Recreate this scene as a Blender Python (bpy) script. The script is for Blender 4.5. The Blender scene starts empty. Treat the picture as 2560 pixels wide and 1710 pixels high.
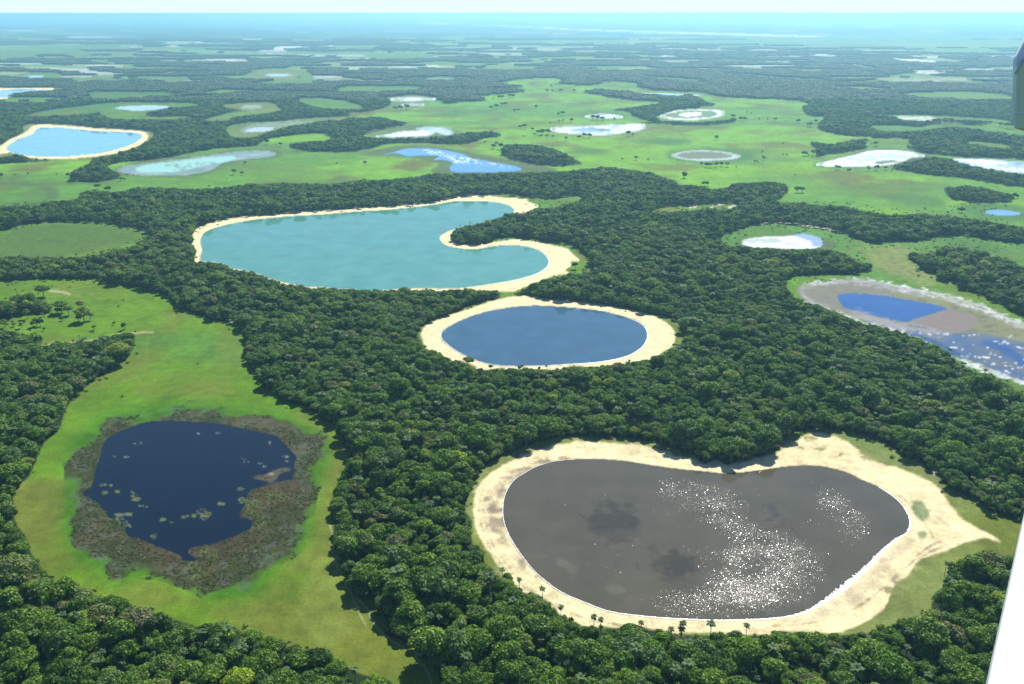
import bpy, math, random
import numpy as np
from mathutils import Vector
from mathutils.geometry import delaunay_2d_cdt

random.seed(7); rng = np.random.default_rng(7)
SC = bpy.context.scene; COL = SC.collection

# ------------------------------------------------------------------ camera, sky, sun, exposure
FPX, CX, CY, YH, HGT = 2217.0, 1280.0, 855.0, 33.0, 300.0      # focal length and centre in photo pixels, horizon row, flying height
PITCH = math.atan((CY - YH) / FPX)
cam_data = bpy.data.cameras.new('camera'); cam = bpy.data.objects.new('camera', cam_data); COL.objects.link(cam)
cam_data.sensor_width = 36; cam_data.lens = 36 * FPX / 2560; cam_data.clip_start = 0.05; cam_data.clip_end = 200000
cam.location = (0, 0, HGT); cam.rotation_euler = (math.pi / 2 - PITCH, 0, 0)
SC.camera = cam

SUN_EL, SUN_AZ = math.radians(46), math.radians(20)            # azimuth measured from +Y (view) towards +X (right)
world = bpy.data.worlds.new('World'); SC.world = world; world.use_nodes = True
wn = world.node_tree; bg = wn.nodes['Background']
sky = wn.nodes.new('ShaderNodeTexSky'); sky.sky_type = 'NISHITA'; sky.sun_disc = False
sky.sun_elevation = SUN_EL; sky.sun_rotation = SUN_AZ; sky.altitude = 300; sky.air_density = 1.0; sky.dust_density = 0.6; sky.ozone_density = 1.0
tint = wn.nodes.new('ShaderNodeVectorMath'); tint.operation = 'MULTIPLY'; tint.inputs[1].default_value = (0.80, 1.0, 1.32)
# the humid air whitens the sky towards the horizon, all the way round
tc = wn.nodes.new('ShaderNodeTexCoord'); sx_ = wn.nodes.new('ShaderNodeSeparateXYZ'); wn.links.new(tc.outputs['Generated'], sx_.inputs[0])
ab = wn.nodes.new('ShaderNodeMath'); ab.operation = 'ABSOLUTE'; wn.links.new(sx_.outputs[2], ab.inputs[0])
ml = wn.nodes.new('ShaderNodeMath'); ml.operation = 'MULTIPLY'; ml.inputs[1].default_value = -20.0; wn.links.new(ab.outputs[0], ml.inputs[0])
ex = wn.nodes.new('ShaderNodeMath'); ex.operation = 'EXPONENT'; wn.links.new(ml.outputs[0], ex.inputs[0])
hm = wn.nodes.new('ShaderNodeMix'); hm.data_type = 'RGBA'; wn.links.new(ex.outputs[0], hm.inputs['Factor']); hm.inputs[7].default_value = (10.0, 14.2, 15.2, 1)
wn.links.new(sky.outputs[0], tint.inputs[0]); wn.links.new(tint.outputs[0], hm.inputs[6]); wn.links.new(hm.outputs[2], bg.inputs['Color']); bg.inputs['Strength'].default_value = 0.058
sl = bpy.data.lights.new('sun', 'SUN'); sl.energy = 5.0; sl.angle = math.radians(0.5); sl.color = (1.0, 0.96, 0.88)
so = bpy.data.objects.new('sun', sl); COL.objects.link(so)
sd = Vector((math.sin(SUN_AZ) * math.cos(SUN_EL), math.cos(SUN_AZ) * math.cos(SUN_EL), math.sin(SUN_EL)))
so.rotation_euler = (-sd).to_track_quat('-Z', 'Y').to_euler(); so.location = sd * 1000
SC.view_settings.view_transform = 'Standard'; SC.view_settings.look = 'None'
SC.view_settings.exposure = 0.62; SC.view_settings.gamma = 1.0; SC.view_settings.use_curve_mapping = False
SC.render.engine = 'CYCLES'
cy = SC.cycles
cy.max_bounces = 5; cy.diffuse_bounces = 2; cy.glossy_bounces = 2; cy.transmission_bounces = 2; cy.transparent_max_bounces = 4
cy.volume_bounces = 1; cy.use_denoising = True; cy.sample_clamp_indirect = 4

# ------------------------------------------------------------------ helpers
def tag(o, label=None, cat=None, group=None, kind=None):
    if label: o['label'] = label
    if cat: o['category'] = cat
    if group: o['group'] = group
    if kind: o['kind'] = kind
    return o

SP, CP = math.sin(PITCH), math.cos(PITCH)
def ground(x, y, z=0.0):
    """photo pixel -> point on the level ground"""
    x = np.asarray(x, float); y = np.maximum(np.asarray(y, float), YH + 12.0)
    dx = (x - CX) / FPX; dy = (CY - y) / FPX
    wy = dy * SP + CP; wz = dy * CP - SP
    t = (HGT - z) / (-wz)
    return dx * t, wy * t
def project(X, Y, Z):
    vz = Z - HGT
    u = Y * SP + vz * CP; w = Y * CP - vz * SP
    return CX + FPX * X / w, CY - FPX * u / w, w

CROPS = dict(A=(0, 0), B=(850, 0), C=(1660, 0), D=(0, 350), E=(850, 350), F=(1660, 350), G=(0, 700), H=(850, 650), I=(1660, 650),
             J=(0, 1160), K=(850, 1160), L=(1660, 1160))
def P(*segs):
    """photo outlines noted on enlarged views: 'D', x,y, x,y ... ; 'S' = plain photo pixels"""
    out = []
    for s in segs:
        if isinstance(s, str):
            t = s.split(); key = t[0]
            v = np.array([float(a) for a in ' '.join(t[1:]).replace(',', ' ').split()]).reshape(-1, 2)
            if key != 'S': v = v / 2.609 + np.array(CROPS[key], float)
            out.append(v)
    return np.concatenate(out)
def spline(p, n=5, closed=True):
    p = np.asarray(p, float); m = len(p); r = []
    rngi = range(m) if closed else range(m - 1)
    for i in rngi:
        if closed: a, b, c, d = p[i - 1], p[i], p[(i + 1) % m], p[(i + 2) % m]
        else: a, b, c, d = p[max(i - 1, 0)], p[i], p[i + 1], p[min(i + 2, m - 1)]
        for k in range(n):
            t = k / n
            r.append(0.5 * ((2 * b) + (-a + c) * t + (2 * a - 5 * b + 4 * c - d) * t * t + (-a + 3 * b - 3 * c + d) * t ** 3))
    if not closed: r.append(p[-1])
    return np.array(r)
def ell(key, cx, cy_, rx, ry, rot=0, n=20):
    a = np.linspace(0, 2 * math.pi, n, endpoint=False); c, s = math.cos(math.radians(rot)), math.sin(math.radians(rot))
    v = np.stack([cx + rx * np.cos(a) * c - ry * np.sin(a) * s, cy_ + rx * np.cos(a) * s + ry * np.sin(a) * c], 1)
    if key != 'S': v = v / 2.609 + np.array(CROPS[key], float)
    return v

# ------------------------------------------------------------------ the map of the land: albedo, what grows where
RX0, RY0, RS = -420.0, 36.0, 2.0
RW, RH = 1700, 900
gx = RX0 + RS * np.arange(RW); gy = RY0 + RS * np.arange(RH)
GX, GY = np.meshgrid(gx, gy)
WX, WY = ground(GX, GY)
def vnoise(X, Y, seed=0):
    xi = np.floor(X).astype(np.int64); yi = np.floor(Y).astype(np.int64); fx = X - xi; fy = Y - yi
    fx = fx * fx * (3 - 2 * fx); fy = fy * fy * (3 - 2 * fy)
    def h(a, b):
        n = (a * 374761393 + b * 668265263 + seed * 974711) & 0xffffffff
        n = ((n ^ (n >> 13)) * 1274126177) & 0xffffffff
        return ((n ^ (n >> 16)) & 0xffff) / 65535.0
    return (h(xi, yi) * (1 - fx) + h(xi + 1, yi) * fx) * (1 - fy) + (h(xi, yi + 1) * (1 - fx) + h(xi + 1, yi + 1) * fx) * fy
def fbm(lam, seed=0, octs=3, X=None, Y=None):
    X = WX if X is None else X; Y = WY if Y is None else Y
    s = 0; a = 0.5; tot = 0
    for k in range(octs):
        s = s + a * vnoise(X / lam + 17 * k, Y / lam + 31 * k, seed + k); tot += a; a *= 0.55; lam /= 2.1
    return s / tot
N_FINE = fbm(6, 1, 3); N_MED = fbm(26, 5, 4); N_BIG = fbm(110, 9, 4); N_HUGE = fbm(900, 13, 4)
N_FINE, N_MED, N_BIG = [np.clip((q - 0.5) * 1.7 + 0.5, 0, 1) for q in (N_FINE, N_MED, N_BIG)]
def blur(a, s):
    if s <= 0: return a
    r = int(max(1, round(3 * s))); k = np.exp(-0.5 * (np.arange(-r, r + 1) / s) ** 2); k /= k.sum()
    def conv(m, ax):
        m = np.moveaxis(m, ax, 0); pad = np.pad(m, ((r, r), (0, 0)), mode='edge'); o = np.zeros_like(m)
        for i, w in enumerate(k): o += w * pad[i:i + m.shape[0]]
        return np.moveaxis(o, 0, ax)
    return conv(conv(a, 0), 1)
def raster(poly, pad=0):
    """(slice, mask) of a polygon, in the map's own cells"""
    p = (np.asarray(poly) - (RX0, RY0)) / RS
    x0 = max(int(p[:, 0].min()) - pad - 1, 0); x1 = min(int(p[:, 0].max()) + pad + 2, RW)
    y0 = max(int(p[:, 1].min()) - pad - 1, 0); y1 = min(int(p[:, 1].max()) + pad + 2, RH)
    if x1 <= x0 or y1 <= y0: return None
    xs = np.arange(x0, x1) + 0.0; ys = np.arange(y0, y1) + 0.0
    m = np.zeros((len(ys), len(xs)), bool)
    q = np.roll(p, -1, 0)
    for (ax, ay), (bx, by) in zip(p, q):
        if ay == by: continue
        lo, hi = min(ay, by), max(ay, by)
        j0 = max(int(math.ceil(lo)) - y0, 0); j1 = min(int(math.ceil(hi)) - y0, len(ys))
        if j1 <= j0: continue
        yy = ys[j0:j1]; xc = ax + (yy - ay) / (by - ay) * (bx - ax)
        m[j0:j1] ^= xs[None, :] > xc[:, None]
    return (slice(y0, y1), slice(x0, x1)), m.astype(float)

C_FOREST = (0.016, 0.034, 0.012)
C_GRASS = (0.098, 0.190, 0.014); C_GRASSL = (0.062, 0.175, 0.005); C_DRY = (0.110, 0.140, 0.018); C_DARKG = (0.050, 0.135, 0.022)
C_OLIVE = (0.155, 0.175, 0.045); C_SAND = (0.66, 0.555, 0.32); C_SANDW = (0.40, 0.34, 0.23); C_MUD = (0.070, 0.062, 0.045)
C_MARSH = (0.075, 0.095, 0.045); C_SALT = (0.62, 0.63, 0.60); C_TRACK = (0.42, 0.38, 0.22)
ALB = np.empty((RH, RW, 3)); ALB[:] = C_FOREST
CLS = np.zeros((RH, RW), np.uint8)          # 0 forest floor, 1 meadow, 2 sand, 3 marsh, 4 water
WET = np.zeros((RH, RW)); RUF = np.zeros((RH, RW))
DENS = np.ones((RH, RW))                    # how thickly trees stand
def soft(poly, feather, jit=0.0, noise=None, sm=True):
    p = spline(poly, 4) if sm else np.asarray(poly)
    r = raster(p, int(feather * 3 / RS) + 4)
    if r is None: return None
    sl_, m = r
    b = blur(m, max(feather / RS, 0.01)) if feather > 0 else m
    if jit:
        nz = (N_FINE if noise is None else noise)[sl_]
        b = np.clip(0.5 + (b - 0.5 + (nz - 0.5) * jit * 2 * (b > 0.01) * (b < 0.995)) * 1.7, 0, 1)
    return sl_, b
def paint(poly, col, feather=2.0, op=1.0, jit=0.0, cls=None, noise=None, tex=None):
    r = soft(poly, feather, jit, noise)
    if r is None: return
    sl_, m = r; m = m * op
    if tex is not None: m = m * tex[sl_]
    ALB[sl_] = ALB[sl_] * (1 - m[..., None]) + np.array(col) * m[..., None]
    if cls is not None: CLS[sl_][m > 0.5] = cls; 
    if cls is not None and cls != 4: WET[sl_] *= (1 - m)
def grass(poly, feather=1.5, col=C_GRASS, jit=0.25, lush=0.5):
    r = soft(poly, feather, jit)
    if r is None: return
    sl_, m = r
    n1 = N_BIG[sl_][..., None]; n2 = N_MED[sl_][..., None]; n3 = fbmS(sl_)
    base = np.array(col) * (1 - lush) + np.array(C_GRASSL) * lush
    c = base * (1 - np.clip((n1 - 0.47) * 3.0, 0, 1)) + np.array(C_DRY) * np.clip((n1 - 0.47) * 3.0, 0, 1)
    k = np.clip((n3 - 0.55) * 3.5, 0, 0.6)
    c = c * (1 - k) + np.array(C_DARKG) * 1.25 * k
    c = c * (0.82 + 0.36 * n2)
    ALB[sl_] = ALB[sl_] * (1 - m[..., None]) + c * m[..., None]
    CLS[sl_][m > 0.5] = 1
N_STRIPE = fbm(240, 23, 3, WX * 0.45, WY * 1.0)
N_STRIPE = np.clip((N_STRIPE - 0.5) * 1.9 + 0.5, 0, 1)
def fbmS(sl_): return N_STRIPE[sl_][..., None]
def woods(poly):
    r = soft(poly, 1.0, 0.1)
    if r is None: return
    sl_, m = r
    ALB[sl_] = ALB[sl_] * (1 - m[..., None]) + np.array(C_FOREST) * m[..., None]
    CLS[sl_][m > 0.5] = 0
LAKES = []
def water(poly, col, label, name='lake', feather=1.0, wet=1.0, ruf=0.15, sand=None, shore=None):
    p = spline(poly, 5)
    r = soft(poly, feather)
    if r is None: return
    sl_, m = r
    if shore is not None:      # wet, darker margin of the shore just outside the water
        rr = soft(poly, shore[1], 0.12)
        s2, m2 = rr; k = np.clip(m2 * 1.7, 0, 1) * shore[2]
        ALB[s2] = ALB[s2] * (1 - k[..., None]) + np.array(shore[0]) * k[..., None]
    mm = (m > 0.12).astype(float)
    ALB[sl_] = ALB[sl_] * (1 - mm[..., None]) + np.array(col) * mm[..., None]
    CLS[sl_][m > 0.5] = 4
    WET[sl_] = WET[sl_] * (1 - mm) + wet * mm; RUF[sl_] = RUF[sl_] * (1 - mm) + ruf * mm
    if wet < 0.6:              # drying pans: patchy crust, muddy rim
        hard = np.clip((m - 0.12) * 2, 0, 1); r2 = soft(poly, 5); b2 = np.clip(r2[1] * 2 - 1, 0, 1); s3 = r2[0]
        k2 = np.clip((N_MED[s3] - 0.5) * 3, 0, 0.75) * (r2[1] > 0.4); g = np.array((0.27, 0.34, 0.33)); ALB[s3] = ALB[s3] * (1 - k2[..., None]) + g * k2[..., None]
        k3 = np.clip(1 - b2 * 2.2 + (N_MED[s3] - 0.5) * 0.8, 0, 1) * (CLS[s3] == 4) * (r2[1] > 0.3) * 0.75; g = np.array((0.16, 0.19, 0.11)); ALB[s3] = ALB[s3] * (1 - k3[..., None]) + g * k3[..., None]
    LAKES.append((p, name, label))
def cover(poly, col, feather=2.0, op=1.0, jit=0.35, noise=None, tex=None):
    """plants, mud or crust lying in or floating on a lake"""
    r = soft(poly, feather, jit, noise)
    if r is None: return
    sl_, m = r; m = m * op
    if tex is not None: m = m * tex[sl_]
    ALB[sl_] = ALB[sl_] * (1 - m[..., None]) + np.array(col) * m[..., None]
    WET[sl_] *= (1 - m)

# ---- far plain: light clearings, ponds and sandy flats between the woods
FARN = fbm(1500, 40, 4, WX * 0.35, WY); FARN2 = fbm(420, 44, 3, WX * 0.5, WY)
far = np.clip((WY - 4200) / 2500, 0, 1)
ALB[:] = ALB * (1 + far[..., None] * (0.5 + 0.7 * (FARN2[..., None] - 0.5)))  # far wood ground takes the canopy's mean tone, tree shadows averaged in
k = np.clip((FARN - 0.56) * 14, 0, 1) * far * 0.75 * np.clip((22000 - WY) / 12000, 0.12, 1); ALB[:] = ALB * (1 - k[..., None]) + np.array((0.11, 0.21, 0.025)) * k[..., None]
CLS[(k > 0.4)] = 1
RR = random.Random(5)
for i in range(640):
    y = 46 + 160 * RR.random() ** 1.1; x = RR.uniform(-300, 2860); w = RR.uniform(14, 100) * (0.5 + (y - 30) / 110); hh = RR.uniform(0.8, 1.8) * (0.4 + (y - 30) / 90)
    if y > 175 and 900 < x < 2000: continue
    if y > 140: w *= 0.7
    c = RR.choice([(0.13, 0.25, 0.03), (0.13, 0.25, 0.03), (0.12, 0.22, 0.03), (0.16, 0.24, 0.04), (0.22, 0.27, 0.10), (0.24, 0.27, 0.13), (0.5, 0.5, 0.46)])
    paint(ell('S', x, y, w, hh, RR.uniform(-.5, 1.2)), c, 1.6, 0.75, 0.3, cls=1)
for t in ["C 1490,380 1560,383 1680,388 1770,400 1760,412 1620,410 1520,395", "C 1580,362 1680,366 1800,372 1720,380 1640,378",
          "C 930,350 1000,351 1120,360 1060,364 960,358", "C 1150,572 1280,572 1400,585 1370,592 1250,588", "C 1220,336 1300,335 1380,341 1300,344",
          "C 1690,618 1800,612 1900,622 2030,618 2120,630 2120,650 2000,645 1850,635", "C 1660,440 1760,443 1850,450 1750,451",
          "C 1600,468 1750,472 1980,485 1900,490 1700,480", "B 560,428 650,428 640,436 580,436", "B 2130,404 2348,410 2300,416 2150,412",
          "A 1560,252 1720,254 1700,262 1600,262", "A 1450,395 1640,402 1620,412 1450,405", "B 1040,166 1420,178 1400,184 1100,176",
          "B 1420,186 2348,212 2348,220 1500,196", "B 500,148 800,154 780,160 560,156", "C 0,206 950,232 940,242 0,216", "C 2060,360 2220,366 2200,372 2080,368",
          "C 20,402 200,410 190,416 40,410", "A 1800,326 2150,302 2140,310 1850,300"]:
    paint(P(t), (0.55, 0.53, 0.45), 1.2, 0.9, 0.15, cls=2)
for t in ["A 0,360 100,338 400,320 600,345 500,372 350,350 150,378 0,395", "A 680,345 890,335 890,355 750,362", "A 600,400 750,405 740,418 640,412",
          "A 90,490 350,470 400,500 600,510 1200,515 1180,530 900,530 400,520 200,515", "A 1590,470 1700,450 1850,448 2000,465 2050,520 2030,550 1950,552 1960,500 1850,470 1700,462",
          "A 1650,548 1880,520 1990,548 1800,556", "A 0,640 250,635 440,645 300,668 0,660", "A 1340,602 1480,585 1600,590 1520,612 1400,620",
          "A 1200,632 1380,622 1300,645", "A 2000,640 2200,650 2348,685 2348,712 2100,705 1950,660", "A 2270,560 2348,570 2348,605 2250,600",
          "B 0,575 200,560 500,565 520,585 400,600 100,608 0,604", "B 200,350 570,350 580,380 250,388", "B 460,415 650,400 800,412 780,425 500,425",
          "B 0,368 160,370 150,376 0,376", "B 0,400 100,402 170,415 60,416", "B 860,376 1010,380 1020,364 1210,366 1200,372 1040,374 1010,386 870,384",
          "B 1500,434 1750,436 1870,460 1840,464 1700,446", "B 880,446 1080,440 1100,450 900,452", "B 340,515 650,500 860,510 850,520 600,512 380,524",
          "B 50,480 300,486 300,495 60,492", "B 2020,500 2348,520 2348,532 2050,512", "C 440,478 730,500 1030,522 1020,532 700,512 450,488", "C 0,512 230,534 220,544 0,524",
          "C 360,424 600,440 590,452 380,434", "C 1180,422 1300,430 1400,452 1330,448", "C 1760,520 1900,528 2180,548 2150,556 1900,540", "C 1560,618 1700,602 2000,600 2240,622 2260,655 2100,660 1700,640",
          "C 1120,566 1300,566 1480,588 1440,594 1200,580", "C 900,462 1030,466 1020,476 920,472", "A 570,345 640,340 650,352 590,360", "A 1340,600 1760,590 1900,600 2100,598 2200,606 1900,612"]:
    grass(P(t), 1.2, lush=0.25)
paint(P("C 40,480 400,470 1000,540 1180,640 900,630 400,585 0,560"), (0.04, 0.085, 0.025), 3, 0.6, 0.3)
grass(ell('A', 1780, 490, 170, 32), 1.0, C_OLIVE, lush=0.1); water(ell('A', 1815, 490, 85, 7), (0.35, 0.42, 0.42), 'thin pale pond inside a far oval clearing')
water(P("B 540,520 620,514 745,520 700,530 570,530"), (0.30, 0.42, 0.48), 'small pale blue pond far off beyond the savanna', wet=0.9)
grass(P("A 90,500 170,482 330,478 380,505 300,520 160,515"), 1.0); water(P("A 155,500 220,492 285,494 250,508 180,510"), (0.3, 0.42, 0.45), 'small hazy pond in a far left clearing')
# middle distance, left
grass(P("A 580,605 700,596 1000,597 1150,612 1100,628 900,642 700,655 600,645"), 1.5, C_DARKG, lush=0.15)
grass(P("A 170,755 300,720 500,695 700,672 900,665 1200,670 1290,690 1100,702 960,735 1000,760 1240,762 1200,775 1000,782 800,780 690,765 660,738 400,755 200,760"), 1.5, C_DARKG, lush=0.35)
grass(P("A 690,720 1200,672 1290,690 1100,705 930,742 940,765 1230,762 1200,776 860,782 700,765"), 2, C_GRASS, lush=0.5)
water(P("A 755,704 850,692 1000,688 1105,697 1060,710 900,722 820,715"), (0.38, 0.55, 0.60), 'pale blue pond in the green clearing beyond the upper left lake', wet=0.85)
grass(P("A 1450,692 1550,672 1750,665 1812,690 1830,720 1700,735 1550,715"), 1.5, C_OLIVE, lush=0.2)
paint(ell('A', 1640, 698, 70, 12), (0.28, 0.33, 0.30), 2, 0.9, 0.3, cls=3)
grass(P("A 1330,785 1460,745 1530,730 1800,725 1700,745 1520,765 1480,790"), 1.2, lush=0.1)
grass(P("A 1480,830 1600,800 1800,790 2000,770 2200,760 2348,752", "B 0,740 160,730 300,700 330,660 300,640 500,620 600,640 620,655 560,690 460,735 300,740 160,748 60,770 0,785", "A 2200,785 2000,800 1850,835 1740,870 1600,905 1500,885"), 1.5, C_OLIVE, lush=0.3)
paint(P("A 1560,865 1620,820 1750,800 1950,790 2110,792 1950,815 1800,835 1700,858"), (0.20, 0.25, 0.20), 3, 0.85, 0.3, cls=3)
water(P("A 1600,858 1660,835 1780,833 1760,850 1680,860"), (0.42, 0.5, 0.52), 'shallow grey pond between two dark wood strips', wet=0.7)
# upper left lake
paint(P("S -120,395", "A 0,945 60,905 150,865 150,825 200,808 300,806 450,812 650,832 850,842 960,852 1000,862 1000,890 950,930 880,965 760,1005 640,1028 500,1040 350,1044 200,1036 100,1010", "S -120,420"), C_OLIVE, 1.5, 1, 0.2, cls=1)
paint(P("S -60,398", "A 5,950 60,912 150,872 190,840 220,817 300,813 450,820 650,838 850,849 940,860 966,885 950,920 880,960 750,1000 640,1018 500,1034 350,1038 200,1030 60,995", "S -60,400"), C_SAND, 1.0, 1, 0.1, cls=2)
water(P("A 46,975 65,945 130,905 212,878 240,845 300,830 450,838 620,855 800,862 900,871 924,885 905,912 860,938 760,972 650,998 500,1014 350,1022 200,1015 110,1000"), (0.17, 0.44, 0.56), 'sky blue lake with a thin pale beach at the upper left', ruf=0.1)
paint(P("S -200,222", "A 0,572 300,572 405,580 370,592 160,610 60,628 0,648", "S -200,250"), C_SAND, 0.8, 1, 0.1, cls=2)
water(P("S -200,227", "A 0,590 80,584 340,587 325,600 160,604 80,618 0,636", "S -200,246"), (0.20, 0.44, 0.55), 'narrow blue lake cut by the left edge')
# ---- the big savanna
grass(P("S -300,425", "D 0,155 200,145 580,118 560,165 480,200 460,250 520,270 620,275 700,262 770,250 780,215 700,185 760,150 1050,120 1200,92 1400,55 1550,45 1670,35",
        "A 1700,930 1780,900 2000,872 2130,870 2150,915 2000,925 1880,945 2000,985 2348,990", "B 100,985 220,965 300,940 500,930 800,940 950,900 1045,890 1040,868 960,860 850,865 740,875 600,892 300,900 140,890 200,870 340,830 430,815 420,795 350,790 290,768 150,768 60,775 160,742 300,735 500,700 600,660 640,655 700,675 820,662 945,660 945,640 900,630 1100,610 1210,600 1150,588 900,585 700,585 700,578 1000,580 1200,570 1050,552 1060,540 1200,515 1400,510 1440,530 1430,548 1600,555 1700,552 1740,530 1930,545 1940,572 2080,592 2348,602",
        "C 290,622 480,640 700,645 900,665 940,680 900,700 940,750 1050,765 1010,800 1010,840 1100,870 1250,890 1340,890 1400,902 1590,905",
        "F 1585,20 1590,52 1640,72 1750,92 1850,102 2000,112 2348,122", "S 2950,415 2950,640", "F 2348,575 2150,540 1950,510 1750,490 1520,490 1400,480 1250,450 1170,430 1050,430 900,415 760,410 740,390 800,350 812,320 790,290 700,275 500,285 400,312 300,320 240,300 80,290",
        "E 2200,275 2050,225 1900,195 1750,180 1600,190 1500,205 1200,205 740,210 600,220 500,240 300,260 100,265", "D 2200,282 2100,290 1900,285 1600,292 1400,320 1200,320 1000,310 900,312 760,340 620,330 530,342 500,385 340,402 230,430 0,430", "S -300,520"), 1.5, (0.150, 0.320, 0.016), lush=0.2)
for e in [ell('F', 1620, 385, 230, 38, 8), ell('B', 780, 732, 130, 13, 2), ell('B', 1060, 768, 120, 9), ell('B', 1580, 660, 110, 12), ell('F', 60, 15, 120, 16), ell('B', 1600, 990, 150, 20), ell('B', 2100, 922, 210, 20),
          ell('B', 940, 828, 80, 8), ell('C', 60, 925, 150, 14), ell('F', 2200, 470, 260, 60, 5), ell('B', 1740, 578, 80, 6), ell('B', 1720, 755, 160, 28), ell('F', 300, 100, 300, 50), ell('B', 250, 700, 130, 14)]:
    paint(e, C_DARKG, 6, 0.8, 0.15)
# paler, worn pasture and ringed hollows
for e in [ell('F', 900, 220, 330, 40, 3), ell('F', 700, 55, 260, 22, 5), ell('D', 1950, 240, 330, 25, -5), ell('F', 1350, 320, 420, 40, 4), ell('D', 1700, 190, 300, 30), ell('B', 900, 800, 500, 14)]:
    paint(e, C_DRY, 8, 0.7, 0.4, tex=N_MED)
paint(ell('D', 130, 350, 260, 80), (0.06, 0.10, 0.03), 4, 0.7, 0.3); grass(ell('D', 110, 360, 200, 62), 4)
# savanna woods
for t in ["E 1055,90 1060,50 1100,32 1250,30 1400,62 1500,110 1580,150 1550,160 1450,170 1350,165 1250,160 1130,135",
          "B 1575,602 1700,592 1850,600 2050,612 2200,640 2348,640 2348,690 2200,680 2050,665 1850,650 1700,625", "C 120,625 190,632 290,668 340,676 300,692 150,692 20,708 20,640",
          "B 1770,718 1900,702 2050,682 2200,668 2348,662", "B 2150,725 2100,745 2060,762 2080,785 2200,812 2060,795 1970,775 1900,735",
          "C 0,708 60,700 60,722 0,735", "C -180,800 0,792 100,792 200,797 400,782 460,772 470,792 400,806 250,816 80,816 0,808",
          "C 950,932 990,927 1100,942 1200,922 1330,908 1340,960 1250,980 1100,1000 1040,1015 990,1015 990,970 960,948",
          "F 1825,312 1900,308 1970,300 2100,318 2230,348 2282,368 2270,395 2180,405 2050,408 1900,390 1850,360"]:
    woods(P(t))
woods(P("F 1490,175 1590,125 1700,115 1850,120 1950,155 2100,185 2348,225", "S 2950,470 2950,520", "F 2348,308 2250,300 2100,270 1900,240 1750,230 1600,205 1500,190"))
woods(P("B 1770,716 1900,700 2050,680 2200,664 2348,656 2348,700 2200,715 2090,740 2065,765 2100,790 2200,802 2348,800 2348,815 2200,817 2060,795 1970,772 1900,732"))
# savanna ponds
paint(P("D 740,195 850,155 1000,132 1250,108 1500,68 1750,58 1840,85 1800,115 1600,140 1470,165 1400,200 1300,232 1150,248 950,242 790,225"), C_MARSH, 4, 0.75, 0.2, cls=3)
water(P("D 765,192 850,166 1000,145 1250,118 1500,80 1700,70 1790,85 1775,105 1600,128 1450,150 1390,190 1290,218 1150,232 950,228 800,214"), (0.15, 0.23, 0.20), 'long shallow pale marsh pond on the left savanna', wet=0.45)
cover(P("D 880,190 950,162 1100,146 1300,122 1480,106 1545,118 1450,148 1300,178 1150,208 950,212"), (0.24, 0.48, 0.44), 2, 0.95, 0.2)
cover(P("D 1080,160 1350,150 1420,155 1300,175 1350,195 1200,205 1150,190"), C_MARSH, 2, 0.6, 0.6, tex=(N_FINE > 0.52).astype(float))
paint(P("E 150,92 350,42 600,38 850,76 1000,108 1300,160 1420,198 1200,215 610,218 640,152 400,112 200,106"), (0.075, 0.11, 0.035), 3, 0.9, 0.2, cls=3)
water(P("E 285,90 350,80 420,60 550,55 680,68 790,90 850,120 1000,145 1150,175 1180,195 1100,205 900,212 750,208 715,180 740,150 680,130 610,130 650,105 560,100 440,105 380,88"), (0.07, 0.24, 0.52), 'deep blue S-shaped pond at the edge of the savanna')
cover(P("E 540,75 600,70 800,115 1000,155 1120,185 900,150 760,150 700,110"), (0.6, 0.68, 0.7), 2, 0.8, 0.5, tex=(N_FINE > 0.6).astype(float))
paint(ell('B', 480, 865, 330, 42), C_MARSH, 4, 0.6, 0.3, cls=3)
water(P("B 230,888 330,875 400,855 520,850 500,835 600,828 680,835 740,860 720,878 690,882 620,862 590,885 450,890 330,900"), (0.40, 0.52, 0.50), 'pale drying pond behind a long strip of woods', wet=0.5)
cover(P("B 280,884 420,860 560,856 580,880 420,890"), (0.6, 0.66, 0.62), 1.5, 0.8, 0.3)
water(P("B 330,645 420,635 620,640 580,655 380,660"), (0.62, 0.68, 0.66), 'white far pond left of a small grove', wet=0.3)
water(P("B 400,683 470,673 550,680 520,692 430,692"), (0.42, 0.48, 0.45), 'small dull pond below the white far pond', wet=0.2)
paint(P("B 1350,842 1450,820 1600,812 1800,802 1980,800 2030,825 1970,860 1800,885 1690,895 1550,885 1400,872"), C_OLIVE, 3, 0.8, 0.2, cls=3)
water(P("B 1370,840 1450,825 1600,820 1800,812 1950,808 1990,825 1950,850 1800,875 1700,887 1550,875 1430,865"), (0.58, 0.68, 0.70), 'white oval salt pond with a blue centre on the savanna', wet=0.4)
cover(P("B 1500,848 1560,838 1620,833 1780,850 1700,862 1560,860"), (0.15, 0.30, 0.42), 1.5, 1, 0.2); cover(P("B 1610,833 1700,838 1770,846 1700,852"), C_MARSH, 1.2, 0.8, 0.3)
water(P("B 1600,757 1700,743 1780,745 1850,765 1780,775 1650,770"), (0.62, 0.70, 0.68), 'small white pond above the oval salt pond', wet=0.4)
water(P("B 1960,606 2100,608 2250,615 2348,620", "C 190,628 60,632 -60,628 -170,618"), (0.25, 0.42, 0.50), 'thin blue pond behind the far savanna woods')
water(P("C -24,757 60,725 180,714 320,714 392,730 372,757 280,777 150,785 40,778"), (0.60, 0.62, 0.58), 'ring shaped salt pan with a green band inside', wet=0.05)
cover(P("C 5,755 70,732 180,722 300,722 345,738 330,757 250,767 150,773 60,768"), C_DARKG, 1.5, 1, 0.25); cover(P("C 100,742 180,732 240,736 235,752 160,762 110,757"), C_SALT, 1.5, 1, 0.4)
water(P("F 50,100 120,77 250,67 400,79 495,105 450,126 300,136 150,131"), (0.30, 0.38, 0.36), 'dark marshy pan with a thin grey rim', wet=0.1)
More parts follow.
